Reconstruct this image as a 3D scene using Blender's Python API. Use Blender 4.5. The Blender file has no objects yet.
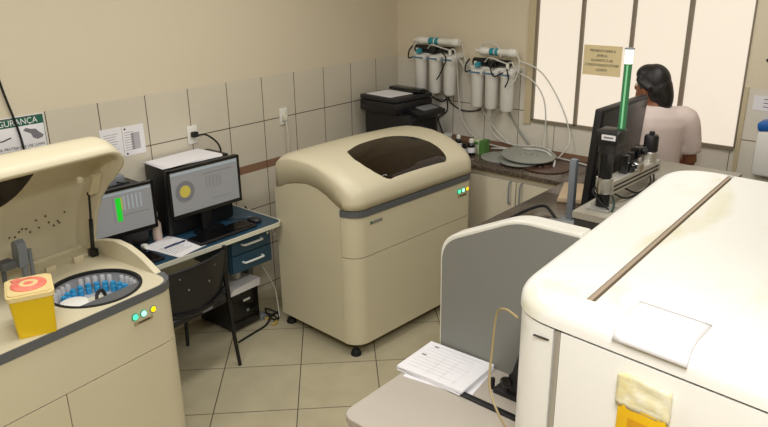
import bpy, bmesh, math, random
from mathutils import Vector, Matrix, Euler
random.seed(7)
PI = math.pi
R = math.radians
SC = bpy.context.scene
COL = SC.collection

# ------------------------------------------------------------------ helpers
def lin(h):
    h = h.lstrip('#')
    v = [int(h[i:i+2], 16)/255 for i in (0, 2, 4)]
    return tuple((c/12.92 if c <= .04045 else ((c+.055)/1.055)**2.4) for c in v) + (1,)

def mat(name, hexcol, rough=.5, metal=0., var=0., scale=8., bump=0., bscale=200., emit=None, estr=0., trans=0., alpha=1., coat=0., hex2=None):
    m = bpy.data.materials.new(name); m.use_nodes = True
    nt = m.node_tree; b = nt.nodes['Principled BSDF']
    c = lin(hexcol)
    b.inputs['Base Color'].default_value = c
    b.inputs['Roughness'].default_value = rough
    b.inputs['Metallic'].default_value = metal
    b.inputs['Transmission Weight'].default_value = trans
    b.inputs['Alpha'].default_value = alpha
    b.inputs['Coat Weight'].default_value = coat
    tc = nt.nodes.new('ShaderNodeTexCoord')
    if var > 0 or hex2:
        n = nt.nodes.new('ShaderNodeTexNoise'); n.inputs['Scale'].default_value = scale; n.inputs['Detail'].default_value = 4
        nt.links.new(tc.outputs['Object'], n.inputs['Vector'])
        r = nt.nodes.new('ShaderNodeValToRGB')
        r.color_ramp.elements[0].position = .3; r.color_ramp.elements[1].position = .7
        if hex2:
            r.color_ramp.elements[0].color = lin(hex2); r.color_ramp.elements[1].color = c
        else:
            r.color_ramp.elements[0].color = tuple(x*(1-var) for x in c[:3]) + (1,)
            r.color_ramp.elements[1].color = tuple(min(1, x*(1+var)) for x in c[:3]) + (1,)
        nt.links.new(n.outputs['Fac'], r.inputs['Fac']); nt.links.new(r.outputs['Color'], b.inputs['Base Color'])
    if bump > 0:
        n2 = nt.nodes.new('ShaderNodeTexNoise'); n2.inputs['Scale'].default_value = bscale
        nt.links.new(tc.outputs['Object'], n2.inputs['Vector'])
        bp = nt.nodes.new('ShaderNodeBump'); bp.inputs['Strength'].default_value = bump; bp.inputs['Distance'].default_value = .002
        nt.links.new(n2.outputs['Fac'], bp.inputs['Height']); nt.links.new(bp.outputs['Normal'], b.inputs['Normal'])
    if emit:
        b.inputs['Emission Color'].default_value = lin(emit); b.inputs['Emission Strength'].default_value = estr
    return m

def grid_mat(name, axes, lines, tile_hex, grout_hex, paint_hex=None, paint_z=None, stripes=None, rough=.3, var=.05, rot=0., vscale=3.):
    """tiles: lines = list of ('mod', axis, offset, step) / ('at', axis, pos); thickness in metres; coordinates are the surface's own."""
    m = bpy.data.materials.new(name); m.use_nodes = True
    nt = m.node_tree; N = nt.nodes; L = nt.links; b = N['Principled BSDF']; b.inputs['Roughness'].default_value = rough
    tc = N.new('ShaderNodeTexCoord'); mp = N.new('ShaderNodeMapping'); mp.vector_type = 'TEXTURE'
    mp.inputs['Rotation'].default_value = (0, 0, rot)
    L.new(tc.outputs['Object'], mp.inputs['Vector'])
    sx = N.new('ShaderNodeSeparateXYZ'); L.new(mp.outputs['Vector'], sx.inputs[0])
    def math_(op, a, bb=None, c=None):
        n = N.new('ShaderNodeMath'); n.operation = op
        for i, v in enumerate((a, bb, c)):
            if v is None: continue
            if isinstance(v, (int, float)): n.inputs[i].default_value = v
            else: L.new(v, n.inputs[i])
        return n.outputs[0]
    acc = None
    for l in lines:
        v = sx.outputs[l[1]]; w = l[-1]
        if l[0] == 'mod':
            q = math_('SUBTRACT', v, l[2]); q = math_('PINGPONG', q, l[3]/2)
            k = math_('LESS_THAN', q, w/2)
        else:
            q = math_('ABSOLUTE', math_('SUBTRACT', v, l[2])); k = math_('LESS_THAN', q, w/2)
        acc = k if acc is None else math_('MAXIMUM', acc, k)
    no = N.new('ShaderNodeTexNoise'); no.inputs['Scale'].default_value = vscale; no.inputs['Detail'].default_value = 5
    L.new(tc.outputs['Object'], no.inputs['Vector'])
    rp = N.new('ShaderNodeValToRGB'); c = lin(tile_hex)
    rp.color_ramp.elements[0].position = .35; rp.color_ramp.elements[1].position = .68
    rp.color_ramp.elements[0].color = tuple(x*(1-var) for x in c[:3]) + (1,)
    rp.color_ramp.elements[1].color = tuple(min(1, x*(1+var)) for x in c[:3]) + (1,)
    L.new(no.outputs['Fac'], rp.inputs['Fac'])
    def mix(f, a, col):
        n = N.new('ShaderNodeMix'); n.data_type = 'RGBA'
        L.new(f, n.inputs['Factor']); L.new(a, n.inputs[6])
        if isinstance(col, tuple): n.inputs[7].default_value = col
        else: L.new(col, n.inputs[7])
        return n.outputs[2]
    colr = rp.outputs['Color']
    for (z0, z1, hx) in (stripes or []):
        f = math_('MULTIPLY', math_('GREATER_THAN', sx.outputs[2], z0), math_('LESS_THAN', sx.outputs[2], z1))
        colr = mix(f, colr, lin(hx))
    colr = mix(acc, colr, lin(grout_hex))
    rg = math_('MULTIPLY_ADD', acc, .4, rough)
    if paint_hex:
        f = math_('GREATER_THAN', sx.outputs[2], paint_z)
        colr = mix(f, colr, lin(paint_hex)); rg = math_('MULTIPLY_ADD', f, .35, rg)
    L.new(colr, b.inputs['Base Color']); L.new(rg, b.inputs['Roughness'])
    return m

def catmull(pts, sub=6):
    P = [Vector(p) for p in pts]
    if len(P) < 3: return P
    out = []
    for i in range(len(P)-1):
        p0 = P[i-1] if i > 0 else P[0]*2-P[1]
        p1, p2 = P[i], P[i+1]
        p3 = P[i+2] if i+2 < len(P) else P[-1]*2-P[-2]
        for k in range(sub):
            t = k/sub
            out.append(.5*((2*p1)+(-p0+p2)*t+(2*p0-5*p1+4*p2-p3)*t*t+(-p0+3*p1-3*p2+p3)*t**3))
    out.append(P[-1]); return out

class MB:
    def __init__(s): s.bm = bmesh.new()
    def V(s, p): return s.bm.verts.new(p)
    def F(s, vs):
        try: return s.bm.faces.new(vs)
        except ValueError: return None
    def box(s, x0, x1, y0, y1, z0, z1, bev=0., rot=None, piv=None, seg=2):
        vs = [s.V((x, y, z)) for z in (z0, z1) for y in (y0, y1) for x in (x0, x1)]
        fs = [s.F([vs[i] for i in q]) for q in ((0, 2, 3, 1), (4, 5, 7, 6), (0, 1, 5, 4), (2, 6, 7, 3), (0, 4, 6, 2), (1, 3, 7, 5))]
        if bev > 0:
            es = list({e for f in fs for e in f.edges})
            r = bmesh.ops.bevel(s.bm, geom=es, offset=bev, segments=seg, affect='EDGES', profile=.5)
            vs = list({v for f in r['faces'] for v in f.verts} | {v for v in vs if v.is_valid})
        if rot is not None:
            M = Euler(rot).to_matrix(); c = Vector(piv) if piv else Vector(((x0+x1)/2, (y0+y1)/2, (z0+z1)/2))
            for v in vs: v.co = c + M @ (v.co-c)
        return s
    def ring(s, c, ax, r, n, ref=None):
        ax = Vector(ax).normalized(); u = ref or ax.orthogonal().normalized(); w = ax.cross(u)
        return [s.V(Vector(c)+r*(math.cos(2*PI*k/n)*u+math.sin(2*PI*k/n)*w)) for k in range(n)]
    def bridge(s, a, b):
        n = len(a)
        for k in range(n): s.F([a[k], a[(k+1) % n], b[(k+1) % n], b[k]])
    def cyl(s, p0, p1, r0, r1=None, n=20, cap=True):
        r1 = r0 if r1 is None else r1
        d = (Vector(p1)-Vector(p0)); ref = d.normalized().orthogonal().normalized()
        a = s.ring(p0, d, r0, n, ref); b = s.ring(p1, d, r1, n, ref); s.bridge(a, b)
        if cap: s.F(a[::-1]); s.F(b)
        return s
    def tube(s, pts, r, n=8, sub=6, rr=None):
        P = catmull(pts, sub) if sub else [Vector(p) for p in pts]
        prev = None; ref = None; m = len(P)
        for i, p in enumerate(P):
            t = (P[min(i+1, m-1)]-P[max(i-1, 0)]).normalized()
            if ref is None: ref = t.orthogonal().normalized()
            else:
                ref = (ref-t*ref.dot(t)); ref = ref.normalized() if ref.length > 1e-6 else t.orthogonal().normalized()
            rad = r
            if rr:
                f = i/(m-1)*(len(rr)-1); k = min(int(f), len(rr)-2); rad = rr[k]+(rr[k+1]-rr[k])*(f-k)
            q = s.ring(p, t, rad, n, ref)
            if prev: s.bridge(prev, q)
            else: s.F(q[::-1])
            prev = q
        s.F(prev); return s
    def lathe(s, prof, c=(0, 0, 0), n=28, ax=None):
        c = Vector(c); M = Vector((0, 0, 1)).rotation_difference(Vector(ax)).to_matrix() if ax else Matrix.Identity(3)
        prev = None
        for (r, z) in prof:
            if r < 1e-6: q = [s.V(c+M @ Vector((0, 0, z)))]
            else: q = [s.V(c+M @ Vector((r*math.cos(2*PI*k/n), r*math.sin(2*PI*k/n), z))) for k in range(n)]
            if prev:
                if len(prev) == 1 and len(q) > 1:
                    for k in range(n): s.F([prev[0], q[k], q[(k+1) % n]])
                elif len(q) == 1 and len(prev) > 1:
                    for k in range(n): s.F([prev[k], prev[(k+1) % n], q[0]])
                elif len(q) > 1: s.bridge(prev, q)
            prev = q
        return s
    def prism(s, poly, d0, d1, plane='xy'):
        def P(u, v, d): return {'xy': (u, v, d), 'xz': (u, d, v), 'yz': (d, u, v)}[plane]
        a = [s.V(P(u, v, d0)) for u, v in poly]; b = [s.V(P(u, v, d1)) for u, v in poly]
        s.bridge(a, b); s.F(a[::-1]); s.F(b); return s
    def ell(s, c, r, n=16, m=10, rot=None):
        M = Euler(rot).to_matrix() if rot else Matrix.Identity(3); c = Vector(c); r = (r, r, r) if isinstance(r, (int, float)) else r
        prev = [s.V(c+M @ Vector((0, 0, -r[2])))]
        for i in range(1, m):
            a = -PI/2+PI*i/m
            q = [s.V(c+M @ Vector((r[0]*math.cos(a)*math.cos(2*PI*k/n), r[1]*math.cos(a)*math.sin(2*PI*k/n), r[2]*math.sin(a)))) for k in range(n)]
            if len(prev) == 1:
                for k in range(n): s.F([prev[0], q[(k+1) % n], q[k]])
            else: s.bridge(prev, q)
            prev = q
        t = s.V(c+M @ Vector((0, 0, r[2])))
        for k in range(n): s.F([prev[k], prev[(k+1) % n], t])
        return s
    def loft(s, rings, cap=True):
        prev = None; first = None
        for q in rings:
            vs = [s.V(p) for p in q]
            if prev: s.bridge(prev, vs)
            else: first = vs
            prev = vs
        if cap: s.F(first[::-1]); s.F(prev)
        return s
    def build(s, name, m, parent=None, smooth=True, ang=38, mods=None, loc=None, rot=None):
        bmesh.ops.recalc_face_normals(s.bm, faces=s.bm.faces[:])
        me = bpy.data.meshes.new(name); s.bm.to_mesh(me); s.bm.free()
        if smooth:
            me.polygons.foreach_set('use_smooth', [True]*len(me.polygons)); me.set_sharp_from_angle(angle=R(ang))
        me.materials.append(m)
        o = bpy.data.objects.new(name, me); COL.objects.link(o)
        if parent: o.parent = parent
        if loc: o.location = loc
        if rot: o.rotation_euler = rot
        for (ty, kw) in (mods or []):
            md = o.modifiers.new(ty.lower(), ty)
            for k, v in kw.items(): setattr(md, k, v)
        return o

def tag(o, label=None, cat=None, group=None, kind=None):
    if label: o['label'] = label
    if cat: o['category'] = cat
    if group: o['group'] = group
    if kind: o['kind'] = kind
    return o
def thing(name, label, cat, loc=(0, 0, 0), rz=0., group=None):
    o = bpy.data.objects.new(name, None); COL.objects.link(o); o.empty_display_size = .1
    o.location = loc; o.rotation_euler = (0, 0, rz)
    return tag(o, label, cat, group)
def struct(name, mb, m, **k):
    return tag(mb.build(name, m, smooth=False, **k), kind='structure')
def text(name, body, size, m, parent, loc, rot, align='CENTER', ext=.0004, sx=1.):
    c = bpy.data.curves.new(name, 'FONT'); c.body = body; c.size = size; c.extrude = ext
    c.align_x = align; c.align_y = 'CENTER'; c.materials.append(m)
    tmp = bpy.data.objects.new(name, c); COL.objects.link(tmp)
    dg = bpy.context.evaluated_depsgraph_get(); dg.update()
    me = bpy.data.meshes.new_from_object(tmp.evaluated_get(dg), depsgraph=dg)
    bpy.data.objects.remove(tmp); bpy.data.curves.remove(c)
    me.materials.clear(); me.materials.append(m)
    o = bpy.data.objects.new(name, me); COL.objects.link(o); o.parent = parent
    o.location = loc; o.rotation_euler = rot; o.scale = (sx, 1, 1); return o
WALL_L = (PI/2, 0, PI/2)      # text lying on the left wall, read from inside the room
WALL_B = (PI/2, 0, 0)

def rrect(x0, x1, y0, y1, r, n=6, which=(1, 1, 1, 1)):
    """rounded rectangle, CCW from (x0,y0); which = bl, br, tr, tl"""
    out = []
    for (cx, cy, a0, w, px, py) in ((x0+r, y0+r, PI, which[0], x0, y0), (x1-r, y0+r, 1.5*PI, which[1], x1, y0), (x1-r, y1-r, 0, which[2], x1, y1), (x0+r, y1-r, .5*PI, which[3], x0, y1)):
        if w: out += [(cx+r*math.cos(a0+PI/2*k/n), cy+r*math.sin(a0+PI/2*k/n)) for k in range(n+1)]
        else: out.append((px, py))
    return out

# ------------------------------------------------------------------ materials
M = {}
M['beige'] = mat('beige_plastic', '#D1C8AC', .42, var=.015, scale=3, bump=.05, bscale=400)
M['beige_in'] = mat('beige_inner_plastic', '#CCC1A2', .5, var=.02, scale=4)
M['band'] = mat('slate_band', '#5B5D60', .5)
M['smoke'] = mat('smoked_window', '#1f150d', .12, var=.1, scale=5, coat=.5)
M['smoke'].node_tree.nodes['Principled BSDF'].inputs['Specular IOR Level'].default_value = .3
M['smoke'].node_tree.nodes['Principled BSDF'].inputs['Coat Weight'].default_value = .15
M['gap'] = mat('dark_gap', '#2b241c', .8)
M['black'] = mat('black_plastic', '#18171a', .42, var=.05)
M['blackgl'] = mat('black_gloss', '#121214', .18)
M['rubber'] = mat('black_rubber', '#111111', .7)
M['chrome'] = mat('chrome', '#d8d8d8', .2, 1.)
M['alu'] = mat('brushed_aluminium', '#cfccc4', .38, .75)
M['steelgrey'] = mat('grey_painted_steel', '#7d8288', .5)
M['paper'] = mat('white_paper', '#e9e7ea', .8, var=.015, scale=20)
M['ink'] = mat('grey_ink', '#77767c', .9)
M['inkdk'] = mat('dark_ink', '#2e2b28', .9)
M['cream2'] = mat('carousel_cream', '#cfcbb5', .5)
M['blue'] = mat('blue_laminate', '#1F4257', .4, var=.06, scale=6)
M['trim'] = mat('cream_edging', '#d5d2bf', .45)
M['handle'] = mat('pale_handle', '#cfd2cd', .3)
M['yellow'] = mat('sharps_yellow', '#E6C200', .35, coat=.2)
M['pink'] = mat('label_pink', '#E8705C', .6, hex2='#EE8F7A', scale=25)
M['cream'] = mat('cream_lid', '#E3CE94', .5)
M['tanpl'] = mat('bottle_blue', '#2d8fc4', .35)
M['wgrey'] = mat('well_grey', '#a9a9ad', .4)
M['translucent'] = mat('milky_plastic', '#cfcfd2', .35, trans=.25)
M['whitepl'] = mat('white_plastic', '#e6e4dd', .4)
M['white'] = mat('white_gloss_panel', '#f2f0ea', .32)
def stained(m, hx, sc, lo, hi, amt):
    nt = m.node_tree; b = nt.nodes['Principled BSDF']; tc = nt.nodes.new('ShaderNodeTexCoord')
    mp = nt.nodes.new('ShaderNodeMapping'); mp.inputs['Scale'].default_value = (1.0, .55, 1); mp.inputs['Rotation'].default_value = (0, 0, .6)
    n = nt.nodes.new('ShaderNodeTexNoise'); n.inputs['Scale'].default_value = sc; n.inputs['Detail'].default_value = 6; n.inputs['Distortion'].default_value = 1.2
    r = nt.nodes.new('ShaderNodeMapRange'); r.inputs[1].default_value = lo; r.inputs[2].default_value = hi; r.inputs[4].default_value = amt
    mx = nt.nodes.new('ShaderNodeMix'); mx.data_type = 'RGBA'; mx.inputs[6].default_value = b.inputs['Base Color'].default_value; mx.inputs[7].default_value = lin(hx)
    nt.links.new(tc.outputs['Object'], mp.inputs['Vector']); nt.links.new(mp.outputs['Vector'], n.inputs['Vector']); nt.links.new(n.outputs['Fac'], r.inputs[0])
    nt.links.new(r.outputs[0], mx.inputs['Factor']); nt.links.new(mx.outputs[2], b.inputs['Base Color'])
M['cover'] = mat('stained_cover', '#f2f0ea', .32); stained(M['cover'], '#c9c47c', 2.6, .54, .74, .55)
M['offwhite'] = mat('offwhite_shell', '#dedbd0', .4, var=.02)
M['platform'] = mat('platform_laminate', '#B2A99D', .45, var=.015)
M['panelgrey'] = mat('grey_panel', '#7C7C76', .55, var=.02, scale=3)
M['cab'] = mat('cream_cabinet', '#C6BDA8', .4, var=.02)
M['granite'] = mat('dark_granite', '#6a5c4e', .2, hex2='#2a2520', scale=70)
M['disc'] = mat('grey_disc', '#8f9189', .5, var=.03)
M['brown'] = mat('brown_disc', '#4b3326', .35)
M['tube'] = mat('white_tubing', '#cdccc4', .4)
M['tantube'] = mat('tan_tubing', '#9c8a62', .5)
M['tan'] = mat('tan_board', '#b8a183', .7, var=.06)
M['greenbox'] = mat('green_carton', '#4f7d3a', .6)
M['teal'] = mat('teal_label', '#2f8f9f', .5)
M['skin'] = mat('skin', '#8d5a3c', .55, var=.03)
M['shirt'] = mat('pale_shirt', '#D6C5BE', .85, bump=.15, bscale=120)
M['hair'] = mat('black_hair', '#100c0b', .5, bump=.6, bscale=90)
M['trousers'] = mat('dark_trousers', '#2a2c35', .8)
M['screen'] = mat('screen_face', '#77777a', .3, emit='#9b9b97', estr=.20)
M['scr_line'] = mat('screen_line', '#6d6d70', .3, emit='#6a6a6e', estr=.16)
M['scr_bar'] = mat('screen_bar', '#8f9aa2', .3, emit='#8f9aa2', estr=.25)
M['scr_green'] = mat('screen_green', '#1bb82a', .3, emit='#1bd02a', estr=.3)
M['scr_yel'] = mat('screen_yellow', '#a89c50', .3, emit='#cbb93a', estr=.18)
M['led_g'] = mat('led_green', '#49e0a0', .3, emit='#3fe8a0', estr=1.0)
M['led_c'] = mat('led_mint', '#9af7d0', .3, emit='#8af5cc', estr=1.1)
M['led_y'] = mat('led_amber', '#f5c400', .3, emit='#ffc400', estr=.8)
M['ledcup'] = mat('led_surround', '#5b8f7a', .4)
M['towerlamp'] = mat('green_lamp', '#3a7a52', .25, emit='#2fae62', estr=.05)
M['lampstripe'] = mat('green_lamp_stripe', '#8fd0a4', .25, emit='#7ff0a0', estr=.12)
M['lampwhite'] = mat('white_lamp', '#eef2e6', .3, emit='#f4f8ec', estr=.9)
M['signgreen'] = mat('sign_green', '#1f5f48', .5)
M['poster'] = mat('yellowed_paper', '#EFDDAE', .8, var=.05, scale=10)
M['frame'] = mat('window_frame', '#857b69', .5, var=.05)
M['jamb'] = mat('cream_jamb', '#c9ba98', .55)
M['pane'] = mat('lit_frosted_pane', '#8f8a80', .5, emit='#FFF0DC', estr=.49)
M['clear'] = mat('clear_plastic', '#d8d8d4', .15, alpha=.35)
M['cap_blue'] = mat('cap_blue', '#1e5fae', .4)
M['cord'] = mat('white_cord', '#d9d4c4', .5)
M['wallpaint'] = mat('wall_paint', '#C7B796', .7)
M['ceiling'] = mat('ceiling_paint', '#d9d4c6', .8)
M['stain'] = mat('yellow_stain', '#cfc87e', .5)
M['tape'] = mat('crumpled_clear_bag', '#e6d9a0', .3, hex2='#f3efdc', scale=30, bump=.8, bscale=60)
M['pocket'] = mat('yellow_pocket', '#e3b81c', .35, hex2='#d9a91a', scale=14)
M['wire'] = mat('yellow_plug', '#b89a4a', .5)

# ------------------------------------------------------------------ room
XR, YF, H = 5.6, -7.0, 2.9
tile_l = grid_mat('left_wall_tiles', None,
    [('mod', 1, -.277, .293, .0055), ('at', 2, 1.2508, .006), ('at', 2, .65, .006), ('at', 2, .35, .006), ('at', 2, .05, .006)],
    '#CFC7B5', '#4d4133', '#D6CBB3', 1.5496, [(.916, .972, '#8A6A55')], .28, .02)
tile_b = grid_mat('back_wall_tiles', None,
    [('mod', 0, .27, .2935, .005), ('at', 2, 1.235, .006), ('at', 2, .65, .006), ('at', 2, .35, .006), ('at', 2, .05, .006)],
    '#DED7C9', '#6a5c49', '#DDD1B8', 1.545, [(.916, .972, '#8A6A55')], .28, .02)
floor_m = grid_mat('floor_tiles', None, [('mod', 0, 0, .4514, .0055), ('mod', 1, 0, .4514, .0055)], '#B0A78C', '#463c30', rough=.22, var=.06, rot=0, vscale=5)
fo = struct('floor', MB().box(-7, 7, -7, 7, -.1, 0), floor_m)
# keep the tile pattern laid diagonally: the slab is turned and its origin sits on a tile corner
fo.location = (.9501, -2.0807, 0); fo.rotation_euler = (0, 0, R(44.86))
struct('wall_left', MB().box(-.15, 0, YF, 0, 0, H), tile_l)
WX0, WX1, WZ0, WZ1 = 1.262, 2.636, 1.175, 2.3
wb = MB(); wb.box(-.15, WX0, 0, .15, 0, H); wb.box(WX1, XR, 0, .15, 0, H); wb.box(WX0, WX1, 0, .15, 0, WZ0); wb.box(WX0, WX1, 0, .15, WZ1, H)
struct('wall_back', wb, tile_b)
struct('wall_right', MB().box(XR, XR+.15, YF, 0, 0, H), M['wallpaint'])
struct('wall_front', MB().box(-.15, XR, YF-.15, YF, 0, H), M['wallpaint'])
struct('ceiling', MB().box(-.15, XR, YF, .15, H, H+.1), M['ceiling'])
# window: frame bars, jamb, frosted panes lit by daylight
wf = MB()
for x, w in ((1.262, .018), (1.598, .022), (1.941, .022), (2.289, .026), (2.640, .008)):
    wf.box(x-w/2, x+w/2, -.012, .03, WZ0, WZ1)
wf.box(WX0, WX1, -.012, .03, WZ0-.014, WZ0+.010); wf.box(WX0, WX1, -.012, .03, WZ1-.03, WZ1+.02)
wfo = struct('window_1', wf, M['frame'])
pn = MB(); 
for a, b in ((1.272, 1.585), (1.611, 1.928), (1.954, 2.274), (2.304, 2.636)): pn.box(a, b, .006, .012, WZ0+.008, WZ1-.03)
pno = pn.build('pane', M['pane'], wfo, smooth=False)
struct('trim_1', MB().box(1.20, 1.253, -.014, 0, WZ0-.03, WZ1+.05), M['jamb'])
struct('trim_2', MB().box(2.648, 2.672, -.01, 0, .93, 1.55), M['jamb'])

# ------------------------------------------------------------------ bench-top analysers (two of one model)
D, W = .71, 1.15
PROF = [(0, .948), (0, 1.06), (.02, 1.11), (.07, 1.15), (.15, 1.175), (.24, 1.187), (.34, 1.186), (.44, 1.173), (.53, 1.153), (.61, 1.127), (.66, 1.103), (.695, 1.07), (.711, 1.03), (.716, .985), (.716, .930)]
PROFC = [(0, .95), (0, 1.075), (.012, 1.115), (.05, 1.146), (.14, 1.166), (.24, 1.174), (.34, 1.171), (.44, 1.156), (.53, 1.133), (.60, 1.105), (.655, 1.074), (.69, 1.043), (.708, 1.008), (.714, .97), (.714, .930)]
WINC = [(.384, .274), (.477, .239), (.581, .244), (.654, .278), (.686, .328), (.684, .385), (.683, .579), (.685, .78), (.686, .846), (.66, .879), (.584, .89), (.489, .869), (.393, .809), (.337, .704), (.325, .576), (.338, .418)]
SEAM = [(0, .935), (.05, .95), (.12, .982), (.20, 1.005), (.31, 1.022), (.40, 1.014), (.48, .988), (.54, .958), (.60, .925)]
def hprof(a, P):
    for (a0, z0), (a1, z1) in zip(P, P[1:]):
        if a0 <= a <= a1 and a1 > a0: return z0+(z1-z0)*(a-a0)/(a1-a0)
    return P[-1][1]
def endshift(a, z, y, soft=.42):
    r = .10; d = min(y, W-y)
    s = 0 if d >= r else r*(1-math.sqrt(max(0, 1-(1-d/r)**2)))
    v = max(0, min(1, (z-.935)/.2)); f = max(0, min(1, (a-.35)/.3)); g = max(0, min(1, (.15-a)/.15))
    crown = .014*(1-(2*y/W-1)**2)*v
    return a-s*.9*f+s*.25*g, z-s*soft*v+crown
WIN = [(.385, .270), (.485, .235), (.59, .238), (.655, .275), (.683, .33), (.684, .40), (.684, .60), (.684, .80), (.672, .85), (.61, .868), (.504, .858), (.401, .803), (.342, .698), (.329, .571), (.343, .413)]
def outline(x0, x1, ins=0., n=8):
    return rrect(x0, x1-ins, ins, W-ins, .105-ins, n, (0, 1, 1, 0))

def analyser(label, loc, rz, open_deg, led_y, doors):
    t = thing('chemistry_analyser', label, 'lab analyser', loc, rz)
    # body
    b = MB()
    deck = open_deg > 0
    PF, WN = (PROF, WIN) if deck else (PROFC, WINC)
    ZB = .05 if deck else .066
    low = [(0, ZB), (.597, ZB), (.597, .925)]
    if not deck:
        b.prism(low+SEAM[::-1][1:], .003, W-.003, 'xz')
        b.build('body', M['beige'], t, ang=30)
    else:
        b.prism(low+SEAM[::-1][1:], .003, .035, 'xz'); b.prism(low+SEAM[::-1][1:], W-.035, W-.003, 'xz')
        b.box(0, .02, .035, W-.035, .05, .94)
        b.box(.02, .597, .035, W-.035, .05, .09)
        b.build('body', M['beige'], t, ang=30)
        # deck plate with the round reagent well
        cx, cy, rw, n = .497, .872, .192, 64
        dk = MB(); x0, x1, y0, y1 = .02, D+.001, .036, W-.036
        angs = sorted([2*PI*k/n for k in range(n)]+[math.atan2(y-cy, x-cx) % (2*PI) for x in (x0, x1) for y in (y0, y1)])
        def edge(a):
            c, s_ = math.cos(a), math.sin(a)
            k = min([((x1 if c > 0 else x0)-cx)/c if abs(c) > 1e-9 else 9, ((y1 if s_ > 0 else y0)-cy)/s_ if abs(s_) > 1e-9 else 9])
            x, y = cx+c*k, cy+s_*k
            for yc_, sg in ((y1, 1), (y0, -1)):                     # rounded front corners
                r = .08; ox, oy = x1-r, yc_-sg*r
                if x > ox and (y-oy)*sg > 0:
                    v = Vector((x-ox, y-oy))
                    if v.length > r: v = v.normalized()*r
                    x, y = ox+v.x, oy+v.y
            return x, y
        iv = [dk.V((cx+rw*math.cos(a), cy+rw*math.sin(a), .9252)) for a in angs]
        ov = [dk.V((*edge(a), .9252)) for a in angs]
        dk.bridge(iv, ov)
        ov2 = [dk.V((v.co.x, v.co.y, .905)) for v in ov]; dk.bridge(ov, ov2)
        dk.build('deck', M['beige'], t, ang=30)
        zf = .845
        wl = MB(); wl.lathe([(rw, .925), (rw, zf), (0, zf)], (cx, cy, 0), n)
        wl.build('reagent_well', M['wgrey'], t, ang=50)
        rm = MB(); rm.lathe([(rw-.006, .916), (rw-.006, .930), (rw+.007, .930), (rw+.007, .9255)], (cx, cy, 0), n)
        rm.build('well_rim', M['rubber'], t)
        for k in range(34):
            a = 2*PI*k/34
            if k % 6 == 5: continue
            px, py = cx+(rw-.019)*math.cos(a), cy+(rw-.019)*math.sin(a)
            MB().lathe([(0, zf), (.013, zf), (.013, .90), (.009, .91), (0, .91)], (px, py, 0), 12).build('sample_tube', M['translucent'], t)
        hb = MB(); hb.lathe([(0, .868), (.075, .868), (.078, .863), (.078, zf)], (cx+.03, cy-.01, 0), 32)
        ca = hb.build('carousel', M['cream2'], t)
        MB().tube([(cx+.06, cy-.035, .868), (cx+.03, cy-.015, .905), (cx+.015, cy+.02, .91), (cx+.01, cy+.04, .868)], .008, 8).build('carousel_handle', M['rubber'], ca)
        for k in range(3): MB().cyl((cx+.05+.01*k, cy-.055+.016*k, .868), (cx+.05+.01*k, cy-.055+.016*k, .888), .006).build('carousel_knob', M['rubber'], ca)
        MB().lathe([(0, zf), (.060, zf), (.066, .89), (.058, .903), (.04, .907), (0, .907)], (cx+.01, cy-.112, 0), 28).build('wash_cup', M['whitepl'], t)
        # sampling arms standing behind the bin
        pa = MB(); pa.cyl((.17, .745, .925), (.17, .745, 1.03), .014)
        pa.prism([(-.03, 1.0), (.02, 1.0), (.035, 1.08), (.03, 1.115), (.008, 1.13), (-.018, 1.115), (-.03, 1.06)], .715, .755, 'xz')
        for v in pa.bm.verts:
            if v.co.z > .99 and v.co.x < .1: v.co.x += .17
        pa.build('probe_arm', M['steelgrey'], t)
        MB().cyl((.15, .785, .925), (.15, .79, 1.06), .009).build('probe_post', M['steelgrey'], t)
        pb = MB(); pb.box(.14, .20, .635, .70, 1.01, 1.05, .008); pb.cyl((.16, .655, .925), (.16, .655, 1.02), .01); pb.build('mixer_arm', M['band'], t)
        MB().box(.24, .31, .80-.02, .80-.012, .925, .935).build('deck_slot', M['gap'], t)
        # hinges and screw heads along the lid
        for yy in (.86, 1.0): MB().box(.155, .18, yy-.025, yy+.025, .925, .955, .004).build('hinge', M['beige_in'], t)
    # front panels
    MB().prism(outline(.60, D, .002), .636, .884).build('front_panel', M['beige'], t, ang=30) if not deck else None
    if deck:
        fp = MB(); o1 = outline(.60, D, .002); fp.prism(o1, .636, .884); fp.build('front_panel', M['beige'], t, ang=30)
    lo = outline(.60, D, .001)
    if doors:
        ym = .553
        A = [q for q in lo if q[1] < ym-.002]; B = [q for q in lo if q[1] > ym+.002]
        # lo runs x0y0 -> front -> back
        MB().prism(A+[(D-.001, ym-.0022), (.60, ym-.0022)], .05, .631).build('door', M['beige'], t, ang=30)
        MB().prism([(.60, ym+.0022), (D-.001, ym+.0022)]+B, .05, .631).build('door', M['beige'], t, ang=30)
    else:
        MB().prism(lo, ZB, .631).build('lower_front_panel', M['beige'], t, ang=30)
    MB().prism(outline(.598, D, .008), .07, .90).build('chassis', M['gap'], t)
    bo = outline(.60, D+.005, 0)
    bd = MB(); bd.prism([(x, (-.004 if y < .001 else W+.004 if y > W-.001 else y)) for x, y in bo], .885, .9238)
    bd.build('front_band', M['band'], t, ang=30)
    # lamps
    for y, m_ in zip(led_y, ('led_g', 'led_c', 'led_y')):
        l = MB().lathe([(.0175, 0), (.0175, .004), (.013, .006)], (D-.001, y, .828), 20, (1, 0, 0)).build('status_light', M['ledcup'], t)
        MB().lathe([(.014, .003), (.012, .009), (.006, .012), (0, .013)], (D-.001, y, .828), 16, (1, 0, 0)).build('lens', M[m_], l)
    yc = led_y[1]
    pl = MB().box(D-.002, D+.002, yc-.05, yc+.045, .786, .802, .001).build('name_plate', mat('plate_tan', '#a2936f', .5), t)
    MB().box(D+.002, D+.003, yc-.03, yc+.03, .791, .797).build('lettering', M['inkdk'], pl)
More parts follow.
